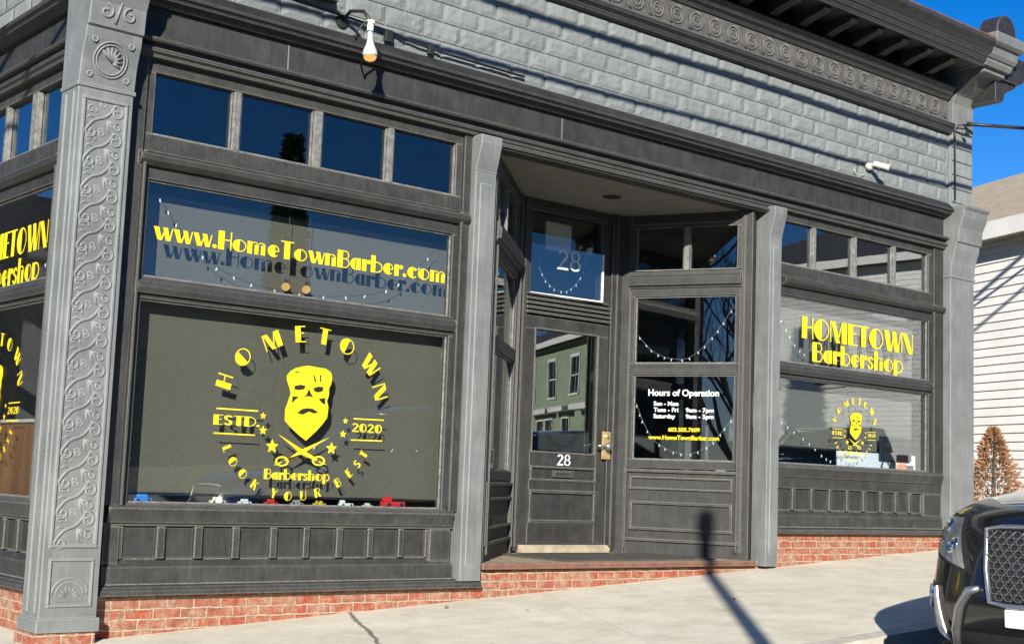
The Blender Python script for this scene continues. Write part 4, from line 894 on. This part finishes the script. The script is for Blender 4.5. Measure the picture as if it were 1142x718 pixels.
# ------------------------------------------------------------------ the cars
def superplan(nose, tail, hw, z, cr_f, cr_r, n=40):
    """closed plan outline, x along the car, rounded nose and tail"""
    out = []
    L_ = tail - nose; cx = (nose + tail) / 2
    for k in range(n):
        a = 2 * PI * k / n; c, s = math.cos(a), math.sin(a)
        e = 2 / (cr_f if c < 0 else cr_r)
        out.append((cx + L_ / 2 * (1 if c > 0 else -1) * abs(c) ** e, hw * (1 if s > 0 else -1) * abs(s) ** (2 / (cr_f if c < 0 else cr_r)), z))
    return out
def make_car(label, paint, group):
    """local: nose at x=0 looking to -x, z=0 road. body is a stack of plan outlines"""
    t = thing('parked_car', label, 'car', (0, 0, 0), group)
    lev = [(.20, .14, 4.52, .80, 3.2), (.24, .06, 4.60, .88, 3.4), (.34, .01, 4.64, .915, 3.6), (.50, .0, 4.65, .925, 3.6), (.62, .03, 4.64, .93, 3.5), (.74, .07, 4.60, .93, 3.4), (.84, .12, 4.56, .915, 3.3), (.90, .20, 4.54, .90, 3.3), (.945, .36, 4.52, .88, 3.2), (.98, .68, 4.50, .86, 3.1), (1.01, 1.1, 4.48, .84, 3.0), (1.03, 1.45, 4.45, .82, 3.2)]
    def fine(lv, k=4):
        out = []
        for i in range(len(lv) - 1):
            p0, p1, p2, p3 = lv[max(i - 1, 0)], lv[i], lv[i + 1], lv[min(i + 2, len(lv) - 1)]
            for j in range(k):
                q = j / k; out.append(tuple([p1[0] + (p2[0] - p1[0]) * q] + [.5 * (2 * p1[m_] + (p2[m_] - p0[m_]) * q + (2 * p0[m_] - 5 * p1[m_] + 4 * p2[m_] - p3[m_]) * q * q + (3 * p1[m_] - p0[m_] - 3 * p2[m_] + p3[m_]) * q ** 3) for m_ in range(1, 5)]))
        return out + [lv[-1]]
    lev = fine(lev); n = 160; mb = MB(); vs = []
    for z, no, ta, hw, e in lev: vs += superplan(no, ta, hw, z, e, e, n)
    m = len(lev)
    mb.add(vs, [(j * n + i, j * n + (i + 1) % n, (j + 1) * n + (i + 1) % n, (j + 1) * n + i) for j in range(m - 1) for i in range(n)] + [tuple(range(n - 1, -1, -1)), tuple((m - 1) * n + i for i in range(n))])
    body = mb.build('body', paint, t, smooth=True)
    cut = MB()
    for x in (.98, 3.70):
        for s in (-1, 1): cut.lathe((x, s * .62, .34), (0, s, 0), [(0, .385), (.6, .385)], 32)
    cu = cut.build('cutter', 'rubber'); bo = body.modifiers.new('b', 'BOOLEAN'); bo.object = cu; bo.operation = 'DIFFERENCE'
    dg = bpy.context.evaluated_depsgraph_get(); me = bpy.data.meshes.new_from_object(body.evaluated_get(dg)); body.modifiers.clear(); body.data = me
    bpy.data.objects.remove(cu)
    for p in me.polygons: p.use_smooth = True
    # greenhouse: glass band and roof
    def stack(lv, name, mat):
        mb = MB(); vs = []
        for z, no, ta, hw, e in lv: vs += superplan(no, ta, hw, z, e, e, n)
        mm = len(lv); mb.add(vs, [(j * n + i, j * n + (i + 1) % n, (j + 1) * n + (i + 1) % n, (j + 1) * n + i) for j in range(mm - 1) for i in range(n)] + [tuple(range(n - 1, -1, -1)), tuple((mm - 1) * n + i for i in range(n))])
        return mb.build(name, mat, t, smooth=True)
    stack([(1.02, 1.44, 4.42, .80, 4.5), (1.25, 1.75, 4.36, .755, 4.5), (1.50, 1.98, 4.24, .68, 4.5)], 'windows', 'carglass')
    stack([(1.50, 1.95, 4.27, .69, 4.2), (1.56, 2.10, 4.22, .66, 4), (1.60, 2.4, 4.1, .58, 3.6), (1.615, 2.7, 3.9, .45, 3)], 'roof', paint)
    for s in (-1, 1):
        for x0, z0_, x1, z1_ in ((1.74, 1.03, 2.14, 1.50), (2.62, 1.05, 2.66, 1.50), (3.5, 1.05, 3.42, 1.50)):
            MB().tube([(x0, s * .80, z0_), ((x0 + x1) / 2, s * .762, 1.27), (x1, s * .69, z1_)], .032, 8).build('pillar', paint, t, smooth=True)
        # mirror
        mbm = MB().lathe((2.15, s * .76, 1.12), (0, s, .05), [(0, .05), (.02, .085), (.12, .08), (.17, .04)], 14); mbm.build('side_mirror', paint, t, smooth=True)
        # headlight: reflector housing, lens, projector, following the corner
        def nose(y, z):     # surface x of the front at lateral y
            for a, b in zip(lev, lev[1:]):
                if a[0] <= z <= b[0]:
                    k = (z - a[0]) / (b[0] - a[0]); no, ta, hw, e = [a[i] + (b[i] - a[i]) * k for i in (1, 2, 3, 4)]
                    L2 = (ta - no) / 2; q = max(0, 1 - min(1, abs(y) / hw) ** e) ** (1 / e); return (no + ta) / 2 - L2 * q
            return 0
        def onnose(y, z):
            e_ = .004; gy_ = (nose(y + e_, z) - nose(y - e_, z)) / (2 * e_); gz_ = (nose(y, z + e_) - nose(y, z - e_)) / (2 * e_)
            nn = Vector((-1, gy_, gz_)).normalized(); return Vector((nose(y, z), s * y, z)) , Vector((nn.x, s * nn.y, nn.z))
        def patch(outline, off, thick, name, mat, parent=t, n_=7, smooth=False):
            # outline: 4 corners (y,z) bilinear grid pushed onto the nose
            (a, b, c, d_) = outline; mb = MB(); vs = []
            for kk in (0, 1):
                for j in range(n_ + 1):
                    for i in range(n_ + 1):
                        s1, t1 = i / n_, j / n_
                        y = (a[0] * (1 - s1) + b[0] * s1) * (1 - t1) + (d_[0] * (1 - s1) + c[0] * s1) * t1
                        z = (a[1] * (1 - s1) + b[1] * s1) * (1 - t1) + (d_[1] * (1 - s1) + c[1] * s1) * t1
                        e_ = .004; x_ = nose(y, z); gy_ = (nose(y + e_, z) - nose(y - e_, z)) / (2 * e_); gz_ = (nose(y, z + e_) - nose(y, z - e_)) / (2 * e_)
                        nn = Vector((-1, gy_, gz_)).normalized(); o_ = -(off + kk * thick)
                        vs.append((x_ + nn.x * o_, s * (y + nn.y * o_), z + nn.z * o_))
            q = n_ + 1; o2 = q * q
            fs = [(j * q + i, j * q + i + 1, (j + 1) * q + i + 1, (j + 1) * q + i) for j in range(n_) for i in range(n_)] + [(o2 + j * q + i, o2 + (j + 1) * q + i, o2 + (j + 1) * q + i + 1, o2 + j * q + i + 1) for j in range(n_) for i in range(n_)]
            bd = [(0, i) for i in range(n_)] + [(i, n_) for i in range(n_)] + [(n_, n_ - i) for i in range(n_)] + [(n_ - i, 0) for i in range(n_)]
            bi = [j * q + i for j, i in bd]
            fs += [(bi[k], bi[(k + 1) % len(bi)], o2 + bi[(k + 1) % len(bi)], o2 + bi[k]) for k in range(len(bi))]
            mb.add(vs, fs); return mb.build(name, mat, parent, smooth=smooth)
        hl = patch(((.33, .63), (.76, .71), (.80, .90), (.46, .90)), -.004, .02, 'headlight', 'carblackplastic', n_=8)
        patch(((.38, .65), (.74, .73), (.78, .885), (.485, .885)), -.008, .003, 'reflector', 'cleargrey', hl, 8)
        for y, z, r_ in ((.62, .815, .060), (.50, .755, .038)):
            P_, nn = onnose(y, z)
            MB().lathe(P_ - nn * .004, nn, [(0, r_ * 1.15), (.012, r_ * 1.15), (.016, r_), (.006, r_ * .8), (.014, r_ * .5), (.018, .004)], 20).build('projector', 'chrome', hl, smooth=False)
        # fog recess, round fog lamp, chrome boomerang
        patch(((.44, .30), (.76, .34), (.80, .56), (.54, .56)), -.004, .01, 'fog_recess', 'carblackplastic', n_=6)
        fy, fz = .67, .49; P_, nn = onnose(fy, fz)
        MB().lathe(P_ - nn * .002, nn, [(0, .060), (.016, .058), (.018, .046), (.008, .040), (.014, .01)], 20).build('fog_lamp', 'cleargrey', t, smooth=False)
        patch(((.49, .30), (.57, .33), (.60, .54), (.575, .55)), -.016, .01, 'bumper_fin', 'trim', n_=5)
        pts = [(.27, .57), (.33, .555), (.385, .48), (.42, .36), (.45, .26), (.48, .24)]
        MB().tube([(nose(y, z) - .014, s * y, z) for y, z in pts], [.014, .026, .026, .024, .020, .010], 8).build('chrome_strip', 'steel', t, smooth=True)
        # wheels
        for x in (.98, 3.70):
            w_ = MB().lathe((x, s * .69, .335), (0, s, 0), [(0, .30), (.02, .335), (.19, .335), (.215, .30), (.215, .215), (.18, .20)], 32).build('wheel', 'rubber', t, smooth=False)
            rm = MB().lathe((x, s * .86, .335), (0, s, 0), [(0, .205), (.03, .205), (.032, .19), (.0, .18), (.0, .05), (.035, .045), (.04, .01)], 28)
            for k in range(10):
                a = k * PI / 5; rm.tube([(x + .04 * math.cos(a), s * .885, .335 + .04 * math.sin(a)), (x + .19 * math.cos(a), s * .89, .335 + .19 * math.sin(a))], .014, 6)
            rm.build('rim', 'steel', w_)
        # tail lamp
        MB().box(4.44, 4.56, .78, .96, s * .60 if s > 0 else -.86, s * .86 if s > 0 else -.60).build('tail_light', 'toyred', t, bevel=.02)
    s = 1
    # grille: dark recess, honeycomb bars, chrome surround
    mb = MB(); gy = .285; gz0, gz1 = .52, .84
    P = []
    for kk in (0, 1):
        for j in range(5):
            for i in range(9):
                y = -gy + 2 * gy * i / 8; z = gz0 + (gz1 - gz0) * j / 4; yy = y * (.72 + .28 * (z - gz0) / (gz1 - gz0)); P.append((nose(yy, z) - .004 + kk * .04, yy, z))
    q = 9; o2 = 45
    fs = [(j * q + i, j * q + i + 1, (j + 1) * q + i + 1, (j + 1) * q + i) for j in range(4) for i in range(8)] + [(o2 + j * q + i, o2 + j * q + i + 1, o2 + (j + 1) * q + i + 1, o2 + (j + 1) * q + i) for j in range(4) for i in range(8)]
    mb.add(P, fs); gr = mb.build('grille', 'carblackplastic', t)
    hx = MB(); hw_, hh = .052, .030
    for row in range(11):
        z = gz0 + .018 + row * .029
        for c_ in range(-8, 9):
            y = c_ * hw_ + (hw_ / 2 if row % 2 else 0); lim = gy * (.72 + .28 * (z - gz0) / (gz1 - gz0)) - .02
            if abs(y) > lim: continue
            pts = [(nose(y + a, z + b) - .014, y + a, z + b) for a, b in ((-.024, 0), (-.012, .015), (.012, .015), (.024, 0), (.012, -.015), (-.012, -.015))]
            hx.tube(pts, .0032, 4, closed=True)
    hx.build('mesh', 'toydark', gr)
    sur = []
    for y, z in ((-.205, .51), (-.245, .66), (-.29, .85), (-.2, .862), (0, .866), (.2, .862), (.29, .85), (.245, .66), (.205, .51), (.12, .50), (0, .50), (-.12, .50)): sur.append((nose(y, z) - .012, y, z))
    MB().tube(sur, .013, 8, closed=True).build('surround', 'steel', gr, smooth=True)
    # number plate, blank
    pt = MB(); pt.box(-.155, .155, .0, .0, 0, 0); pt = MB(Fr((0, 0), (0, 1), (1, 0))); x = nose(0, .42)
    pt.box(-.12, .12, .40, .485, x - .022, x - .008); pt.build('number_plate', 'goldv', t, bevel=.006)
    # lower intake and lip
    pt = MB(); pts = [(-.44, .27), (-.40, .35), (.40, .35), (.44, .27)]
    lw = MB(); P = []
    for j in range(3):
        for i in range(11):
            y = -.46 + .92 * i / 10; z = .25 + .055 * j; P.append((nose(y, z) - .006, y, z))
    lw.add(P, [(j * 11 + i, j * 11 + i + 1, (j + 1) * 11 + i + 1, (j + 1) * 11 + i) for j in range(2) for i in range(10)]); lw.build('lower_intake', 'carblackplastic', t)
    lip = []
    for k in range(25):
        y = -.88 + 1.76 * k / 24; lip.append((nose(y, .24) - .02, y, .225))
    MB().tube(lip, .026, 8).build('front_lip', 'carblackplastic', t, smooth=True)
    return t
STREET = lambda x: G0 + G1 * x + GY * -3.5 - .14
car = make_car('glossy black car with honeycomb grille parked at the kerb in front of the right window', 'carpaint', None)
ang = math.atan(G1)
def place(c, x, y, flip=False):
    c.location = (x, y, STREET(x + (2.3 if not flip else -2.3)) - (math.sin(ang) * 2.3)) if not flip else (x, y, STREET(x - 2.3) + math.sin(ang) * 2.3)
    c.rotation_euler = (0, -ang, 0) if not flip else (0, ang, PI)
place(car, 7.16, -4.86); car.scale = (1.1, 1.12, 1.17); car.rotation_euler[2] = R(1)
c2 = copy_tree(car); c2.scale = (1, 1, 1); place(c2, 15.2, -10.15); c2['label'] = 'dark car across the street mirrored in the door glass'; c2['group'] = 'cars parked across the street'
c3 = copy_tree(car); c3.scale = (1, 1, 1); place(c3, 22.6, -10.15); c3['label'] = 'dark car across the street mirrored low in the right window'; c3['group'] = 'cars parked across the street'

# ------------------------------------------------------------------ houses
def clap(f, u0, u1, z0, z1, parent, mat, holes=(), exp=.12, name='wall'):
    mb = MB(f); z = z0
    while z < z1:
        zt = min(z + exp, z1)
        segs = [(u0, u1)]
        for a, b, c, d_ in holes:
            if c < zt - .02 and d_ > z + .02:
                ns = []
                for p, q in segs:
                    if b <= p or a >= q: ns.append((p, q)); continue
                    if a > p: ns.append((p, a))
                    if b < q: ns.append((b, q))
                segs = ns
        for p, q in segs: mb.sweep([(-.018, z), (-.018, z + .004), (.0, zt - .001), (.12, zt - .001), (.12, z)], p, q)
        z += exp
    return mb.build(name, mat, parent)
def hwindow(f, u, z, w, h, parent, shut=False):
    mb = MB(f); t = .09
    mb.box(u - t, u + w + t, z + h, z + h + .13, -.05, .05); mb.box(u - t - .03, u + w + t + .03, z - .09, z, -.07, .05)
    mb.box(u - t, u, z, z + h, -.04, .05); mb.box(u + w, u + w + t, z, z + h, -.04, .05)
    mb.box(u, u + w, z + h / 2 - .025, z + h / 2 + .025, .0, .05); mb.box(u + w / 2 - .012, u + w / 2 + .012, z, z + h / 2 - .026, .005, .045); mb.box(u + w / 2 - .012, u + w / 2 + .012, z + h / 2 + .026, z + h, .005, .045)
    o = mb.build('window', 'trim', parent); MB(f).box(u, u + w, z, z + h, .052, .058).build('pane', 'carglass', o)
def house(name, label, origin, U, width, depth, base, eave, siding, roofm, wins, ridge=2.2, hip=True, exp=.12, over=.45, stor=()):
    f = Fr(origin, U, (-U[1], U[0])); 
    if Vector((-U[1], U[0], 0)).length == 0: pass
    t = thing(name, label, 'house', (origin[0], origin[1], base))
    holes = [(u - .02, u + w + .02, z - .02, z + h + .02) for u, z, w, h in wins]
    w0 = clap(f, 0, width, base, eave, t, siding, holes, exp)
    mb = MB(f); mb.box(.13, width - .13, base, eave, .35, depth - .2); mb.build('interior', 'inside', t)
    fb = Fr(f.p(0, 0, depth)[:2], f.U[:2], f.N[:2])
    for ff, a in ((Fr(f.p(0, 0, depth)[:2], (-f.N[0], -f.N[1]), f.U[:2]), depth), (Fr(f.p(width, 0, 0)[:2], f.N[:2], (-f.U[0], -f.U[1])), depth), (Fr(f.p(width, 0, depth)[:2], (-f.U[0], -f.U[1]), (-f.N[0], -f.N[1])), width)):
        clap(ff, .13 if a == width else 0, a, base, eave, t, siding, (), exp * 1.5 if a == width else exp)
    mb = MB(f); mb.box(-.02, .10, base, eave, -.035, -.019); mb.box(width - .10, width + .02, base, eave, -.035, -.019); mb.box(-.05, width + .05, eave - .28, eave, -.06, -.036); mb.build('corner_board', 'trim', t)
    for u, z, w, h in wins: hwindow(f, u, z, w, h, t)
    for u, z, w, h in stor:
        mb = MB(f); mb.box(u, u + w, z, z + h, -.5, -.04); mb.build('shop_cornice', 'trim', t)
    mb = MB(f); o_ = over; z = eave
    if hip:
        P = [f.p(-o_, z, -o_), f.p(width + o_, z, -o_), f.p(width + o_, z, depth + o_), f.p(-o_, z, depth + o_), f.p(depth / 2, z + ridge, depth / 2), f.p(width - depth / 2, z + ridge, depth / 2)]
        P2 = [p - Vector((0, 0, .22)) for p in P[:4]]
        mb.add(P + P2, [(0, 1, 5, 4), (1, 2, 5), (2, 3, 4, 5), (3, 0, 4), (6, 9, 8, 7), (0, 6, 7, 1), (1, 7, 8, 2), (2, 8, 9, 3), (3, 9, 6, 0)])
    else:
        P = [f.p(-o_, z, -o_), f.p(width + o_, z, -o_), f.p(width + o_, z, depth + o_), f.p(-o_, z, depth + o_), f.p(-o_, z + ridge, depth / 2), f.p(width + o_, z + ridge, depth / 2)]
        P2 = [p - Vector((0, 0, .2)) for p in P[:4]]
        mb.add(P + P2, [(0, 1, 5, 4), (2, 3, 4, 5), (1, 7, 8, 2, 5), (3, 9, 6, 0, 4), (6, 9, 8, 7), (0, 6, 7, 1), (2, 8, 9, 3)])
    mb.build('roof', roofm, t)
    mb = MB(f); mb.box(-over - .03, width + over + .03, eave - .23, eave + .02, -over - .05, -over - .005); mb.build('fascia', 'trim', t)
    return t
# white neighbour up the street (seen directly at the right edge)
def hdir(dx, dy, flip=False): return (dx, dy)
# facing left: u runs towards the street (viewer's right)
def facing(o, U): return o, U
nb_o = (18.2 + .342 * 8, 2.0 + .94 * 8)
nb = house('neighbour_house', 'white clapboard house with tan roof beyond the right end of the shop', nb_o, (-.342, -.94), 10.2, 6.0, -.9, 4.0, 'siding', 'tanroof', [], ridge=1.75, exp=.125, over=.25)
sh = MB(Fr(nb_o, (-.342, -.94), (.94, -.342))).box(7.12, 7.55, 1.45, 2.25, -.05, -.0185).build('shutter', 'trim', nb, bevel=.01)
# houses across the street, mirrored in the glass
house('green_house', 'green two storey house across the street mirrored in the door glass', (33.5, -27), (.357, -.934), 17, 8, .2, 6.0, 'greensiding', 'darkroof', [(u_, 3.7, 1.1, 1.5) for u_ in (1.2, 4.4, 7.6, 10.8, 14.0)] + [(u_, 1.1, 1.0, 1.6) for u_ in (.9, 2.2, 5.5, 8.0, 9.3, 12.5, 14.5)], ridge=2.6, stor=((.4, 2.95, 3.6, .22), (5.0, 2.95, 2.2, .22), (7.6, 2.95, 3.2, .22), (12, 2.95, 3.8, .22)))
house('white_house', 'white house with dark roof across the street mirrored in the right window', (35, -12.6), (0, -1), 10, 9, .3, 7.2, 'siding', 'darkroof', [(4.5, 3.4, 1.0, 1.5), (7, 3.4, 1.0, 1.5)], ridge=2.6, exp=.15)
house('row_house', 'grey green house far across the street behind the viewpoint', (6, -16), (-1, 0), 12, 8, -1.2, 3.4, 'greensiding', 'darkroof', [(2, 1.0, 1, 1.5), (5, 1, 1, 1.5), (8, 1, 1, 1.5)], ridge=1.8)['label'] = 'low green house directly across the street from the shop'

# unseen dark ridge across the street, added to darken low reflections in the windows
mb = MB(); xs = rng(-140, 260, 80); vs = []
for j, (yy, hh) in enumerate(((-62, 0), (-70, .55), (-84, .85), (-100, 1.0), (-160, .4))):
    for x in xs: vs.append((x, yy + 4 * noise.noise(Vector((x * .03, j, 0))), -2 + hh * (1.0 if x < 82 else max(.3, 1 - (x - 82) / 25)) * (17.2 + 1.4 * noise.noise(Vector((x * .018, 2, j * .2))) + (1.1 * noise.noise(Vector((x * .25, j * 3, 5))) if j else 0)) ))
nx = len(xs); mb.add(vs, [(j * nx + i, j * nx + i + 1, (j + 1) * nx + i + 1, (j + 1) * nx + i) for j in range(4) for i in range(nx - 1)])
hl_ = mb.build('added_dark_ridge', surface('dark ridge backdrop', (.010, .012, .010), (.026, .026, .021), .6, .9, 1, 3, bdist=.5)); struct(hl_)
mb = MB(); xs = rng(-110, -2.5, 50); vs = []  # second unseen ridge, added so the side window mirrors something dark
for j, (yy, hh) in enumerate(((42, 0), (46, .7), (54, .95), (66, 1.0), (90, .3))):
    for x in xs: vs.append((x, yy + 2 * noise.noise(Vector((x * .1, j, 7))), -2 + hh * (15.5 + 1.6 * noise.noise(Vector((x * .05, 8, j * .2))) + (.9 * noise.noise(Vector((x * .5, j * 3, 5))) if j else 0))))
nx = len(xs); mb.add(vs, [(j * nx + i, j * nx + i + 1, (j + 1) * nx + i + 1, (j + 1) * nx + i) for j in range(4) for i in range(nx - 1)])
struct(mb.build('added_dark_ridge', hl_.data.materials[0]))
# ------------------------------------------------------------------ trees and shrub
def branchy(mb, p, d, l, r, depth, rnd):
    n = 4; pts = [p]; rs = [r]; cur = p; dd = d.normalized()
    for i in range(n):
        dd = (dd + Vector((rnd.uniform(-.18, .18), rnd.uniform(-.18, .18), rnd.uniform(-.05, .16)))).normalized(); cur = cur + dd * l / n
        pts.append(cur); rs.append(r * (1 - .45 * (i + 1) / n))
    mb.tube(pts, rs, 6 if depth > 1 else 4)
    if depth == 0: return
    for k in range(rnd.choice((3, 4)) if depth > 1 else 4):
        q = pts[rnd.choice((2, 3, 4))]; a = rnd.uniform(0, 2 * PI); sp = rnd.uniform(.45, .9)
        nd = (dd + Vector((math.cos(a) * sp, math.sin(a) * sp, rnd.uniform(-.1, .35)))).normalized()
        branchy(mb, q, nd, l * rnd.uniform(.6, .78), r * .5, depth - 1, rnd)
def bare_tree(x, y, h, seed, label):
    t = thing('bare_tree', label, 'tree', (x, y, gz(x, y) - .17), 'leafless street trees')
    rnd = random.Random(seed); mb = MB(); branchy(mb, Vector((x, y, gz(x, y) - .2)), Vector((0, 0, 1)), h * .38, h * .022, 1, rnd); mb.build('trunk', 'bark', t)
    mb = MB()
    for k in range(5):
        a = k * 1.3 + rnd.random(); branchy(mb, Vector((x, y, gz(x, y) + h * .32)), Vector((math.cos(a) * .6, math.sin(a) * .6, 1)), h * .3, h * .012, 4, rnd)
    mb.build('crown', 'bark', t)
bare_tree(-14, -5.2, 9, 3, 'leafless tree down the street mirrored in the window beside the door')
bare_tree(-24, -2.0, 11, 8, 'taller leafless tree far down the street mirrored beside the door')
def conifer(x, y, z0, h, rad, nl, mat, name, label, cat, leaf=.22, seed=1, bush=False):
    rnd = random.Random(seed); t = thing(name, label, cat, (x, y, z0))
    MB().tube([(x, y, z0 - .1), (x, y, z0 + h * .5), (x + .01, y, z0 + h * .97)], [rad * .05 + .012, rad * .03 + .008, .004], 8).build('trunk', 'bark', t)
    mb = MB()
    for i in range(nl):
        k = rnd.random() ** .8; zz = z0 + h * (.02 + .97 * k); prof = (1 - k) ** (.75 if bush else 1.0) + .015
        a = rnd.uniform(0, 2 * PI); rr = rad * prof * (rnd.uniform(.25, 1) ** .6) * (.8 + .35 * noise.noise(Vector((math.cos(a) * 1.7, math.sin(a) * 1.7, zz * 2.3 / max(h, .1) * 4))))
        p = Vector((x + rr * math.cos(a), y + rr * math.sin(a), zz)); s = leaf * rnd.uniform(.5, 1.2)
        d_ = Vector((math.cos(a), math.sin(a), rnd.uniform(-.2, 1.2 if bush else .3))).normalized(); sd = d_.cross(Vector((rnd.uniform(-1, 1), rnd.uniform(-1, 1), rnd.uniform(-1, 1)))).normalized()
        mb.quad([p - sd * s * .14, p + d_ * s * .5 - sd * s * .2, p + d_ * s, p + d_ * s * .5 + sd * s * .2])
    mb.build('crown', mat, t); return t
conifer(23.3, -31, .0, 11.5, 1.5, 7000, 'needle', 'conifer_tree', 'tall dark evergreen across the street mirrored in the upper left window', 'tree', .36, 5)
conifer(16.1, .70, -.42, 1.36, .60, 5200, 'brownleaf', 'dried_shrub', 'brown dried conical shrub in front of the white house', 'shrub', .06, 9, True)

# ------------------------------------------------------------------ street post, poles and overhead cables (the cause of the shadows)
t = thing('street_lamp', 'tall thin street lamp post beside the viewpoint whose shadow crosses the pavement', 'street lamp', (.75, -9.9, gz(0, -4) - .14))
MB().tube([(.75, -9.9, -1.6), (.75, -9.9, 4.7)], [.075, .065], 14).build('post', 'carblackplastic', t, smooth=True)
MB().lathe((.75, -9.9, -1.62), (0, 0, 1), [(0, .16), (.05, .16), (.09, .10), (.5, .09)], 16).build('base', 'carblackplastic', t)
MB().lathe((.75, -9.9, 4.68), (0, 0, 1), [(0, .05), (.02, .085), (.22, .085), (.26, .05)], 16).build('lamp_head', 'carblackplastic', t)
def pole(x, y, h, label):
    t = thing('utility_pole', label, 'utility pole', (x, y, gz(x, y) - .2), 'wooden utility poles')
    MB().tube([(x, y, gz(x, y) - .3), (x, y, h)], [.15, .10], 12).build('pole', 'bark', t, smooth=True)
    MB().box(x - .06, x + .06, h - .9, h - .76, y - .9, y + .9).build('crossarm', 'bark', t)
    for k in (-.8, -.4, .4, .8): MB().lathe((x, y + k, h - .76), (0, 0, 1), [(0, .03), (.06, .05), (.12, .03)], 10).build('insulator', 'toygrey', t)
pole(-22, -3.2, 6.6, 'wooden utility pole down the street to the left'); pole(36, -3.2, 7.4, 'wooden utility pole far up the street to the right')
def cable(name, label, a, b, sag, r, wav=0, group=None):
    a, b = Vector(a), Vector(b); n = 60
    pts = [a.lerp(b, i / n) + Vector((0, wav * math.sin(i * 2.1), -sag * 4 * (i / n) * (1 - i / n) + wav * math.sin(i * 1.3))) for i in range(n + 1)]
    return tag(MB().tube(pts, r, 7).build(name, 'cable', smooth=True), label, 'cable', group)
# wall point (X, Z) is shaded by cable point (X-.93 t, -t, Z+.5 t)
tY = 3.25
cable('overhead_cable', 'upper of the two thick overhead cables strung along the street', (-22, -tY, 5.75), (36, -tY, 6.25), .28, .036, .010, 'overhead street cables')
cable('overhead_cable', 'lower of the two overhead cables strung along the street', (-22, -tY + .1, 5.04), (36, -tY + .1, 5.86), .30, .026, .008, 'overhead street cables')
cable('service_cable', 'black service cable leaving the upper right corner of the shop', (14.20, -.14, 4.40), (30, -8.5, 6.0), .3, .022)
t = thing('cable_bracket', 'small black insulator bracket holding the service cable on the corner of the shop', 'bracket', (14.2, -.06, 4.38))
for dz in (.0, -.13): MB().lathe((14.19 + dz * .3, -.06, 4.40 + dz), (0, -1, 0), [(0, .012), (.05, .012), (.055, .03), (.085, .03), (.09, .01)], 10).build('insulator', 'blackv', t)
MB().tube([(14.19, -.13, 4.40), (14.02, -.10, 4.36), (13.98, -.08, 4.30), (14.0, -.07, 3.46)], .008, 6).build('drip_loop', 'blackv', t, smooth=True)
def leaf(x, y, s, a, label):
    z = gz(x, y) + .004; mb = MB(); c, q = math.cos(a) * s, math.sin(a) * s
    P = [(x - c, y - q, z), (x + q * .5, y - c * .5, z + .012), (x + c, y + q, z + .004), (x - q * .5, y + c * .5, z + .016)]
    mb.add(P + [(p[0], p[1], p[2] + .002) for p in P], [(0, 1, 2, 3), (7, 6, 5, 4), (0, 4, 5, 1), (1, 5, 6, 2), (2, 6, 7, 3), (3, 7, 4, 0)])
    tag(mb.build('dry_leaf', 'brownleaf'), label, 'leaf', 'dry leaves on the pavement')
leaf(6.62, -.28, .035, .4, 'dry brown leaf on the pavement below the left column')
leaf(8.75, -1.35, .026, 1.2, 'small dry leaf in the middle of the pavement left of the post shadow')
leaf(7.0, -.8, .02, 2.0, 'tiny dry leaf on the pavement in front of the doorstep')
# ------------------------------------------------------------------ light, sky, camera
sv = Vector((-.93, -1.0, .5)); az = math.atan2(sv.x, sv.y); el = math.atan2(sv.z, math.hypot(sv.x, sv.y))
W = bpy.data.worlds.new('World'); S.world = W; W.use_nodes = True; n = W.node_tree; n.nodes.clear()
sk = N(n, 'ShaderNodeTexSky', sky_type='NISHITA'); sk.sun_disc = False; sk.sun_elevation = el; sk.sun_rotation = az
sk.altitude = 300; sk.air_density = 1.0; sk.dust_density = .0; sk.ozone_density = 3.0
hs = N(n, 'ShaderNodeHueSaturation'); hs.inputs['Saturation'].default_value = 1.44; hs.inputs['Value'].default_value = 1
bg = N(n, 'ShaderNodeBackground'); bg.inputs['Strength'].default_value = .070
tn = N(n, 'ShaderNodeMixRGB', blend_type='MULTIPLY'); tn.inputs['Fac'].default_value = 1; tn.inputs['Color2'].default_value = (.86, .80, 1.08, 1)
o = N(n, 'ShaderNodeOutputWorld'); L(n, sk, 'Color', hs, 'Color'); L(n, hs, 'Color', tn, 'Color1'); L(n, tn, 'Color', bg, 'Color'); L(n, bg, 'Background', o, 'Surface')
sl_ = bpy.data.lights.new('sun', 'SUN'); sl_.energy = 5.0; sl_.angle = R(.45); sl_.color = (1.0, .94, .85)
so = bpy.data.objects.new('sun', sl_); COL.objects.link(so); so.rotation_euler = (-sv).to_track_quat('-Z', 'Y').to_euler()

yaw, pit, rol, F = R(39.7499), R(6.6594), R(2.18915), 1531.77
f = Vector((math.sin(yaw) * math.cos(pit), math.cos(yaw) * math.cos(pit), math.sin(pit)))
r = Vector((math.cos(yaw), -math.sin(yaw), 0)); u = r.cross(f)
r, u = r * math.cos(rol) + u * math.sin(rol), -r * math.sin(rol) + u * math.cos(rol)
cd = bpy.data.cameras.new('camera'); co = bpy.data.objects.new('camera', cd); COL.objects.link(co); S.camera = co
co.matrix_world = Matrix(((r.x, u.x, -f.x, 0), (r.y, u.y, -f.y, -8.9), (r.z, u.z, -f.z, 0), (0, 0, 0, 1)))
cd.sensor_width = 36; cd.lens = 36 * F / 1142; cd.clip_end = 2000; cd.clip_start = .05
S.render.resolution_x, S.render.resolution_y = 1024, 643
S.view_settings.view_transform = 'Standard'; S.view_settings.look = 'None'; S.view_settings.exposure = .92; S.view_settings.gamma = 1
S.render.engine = 'CYCLES'
S.cycles.max_bounces = 8; S.cycles.transparent_max_bounces = 16
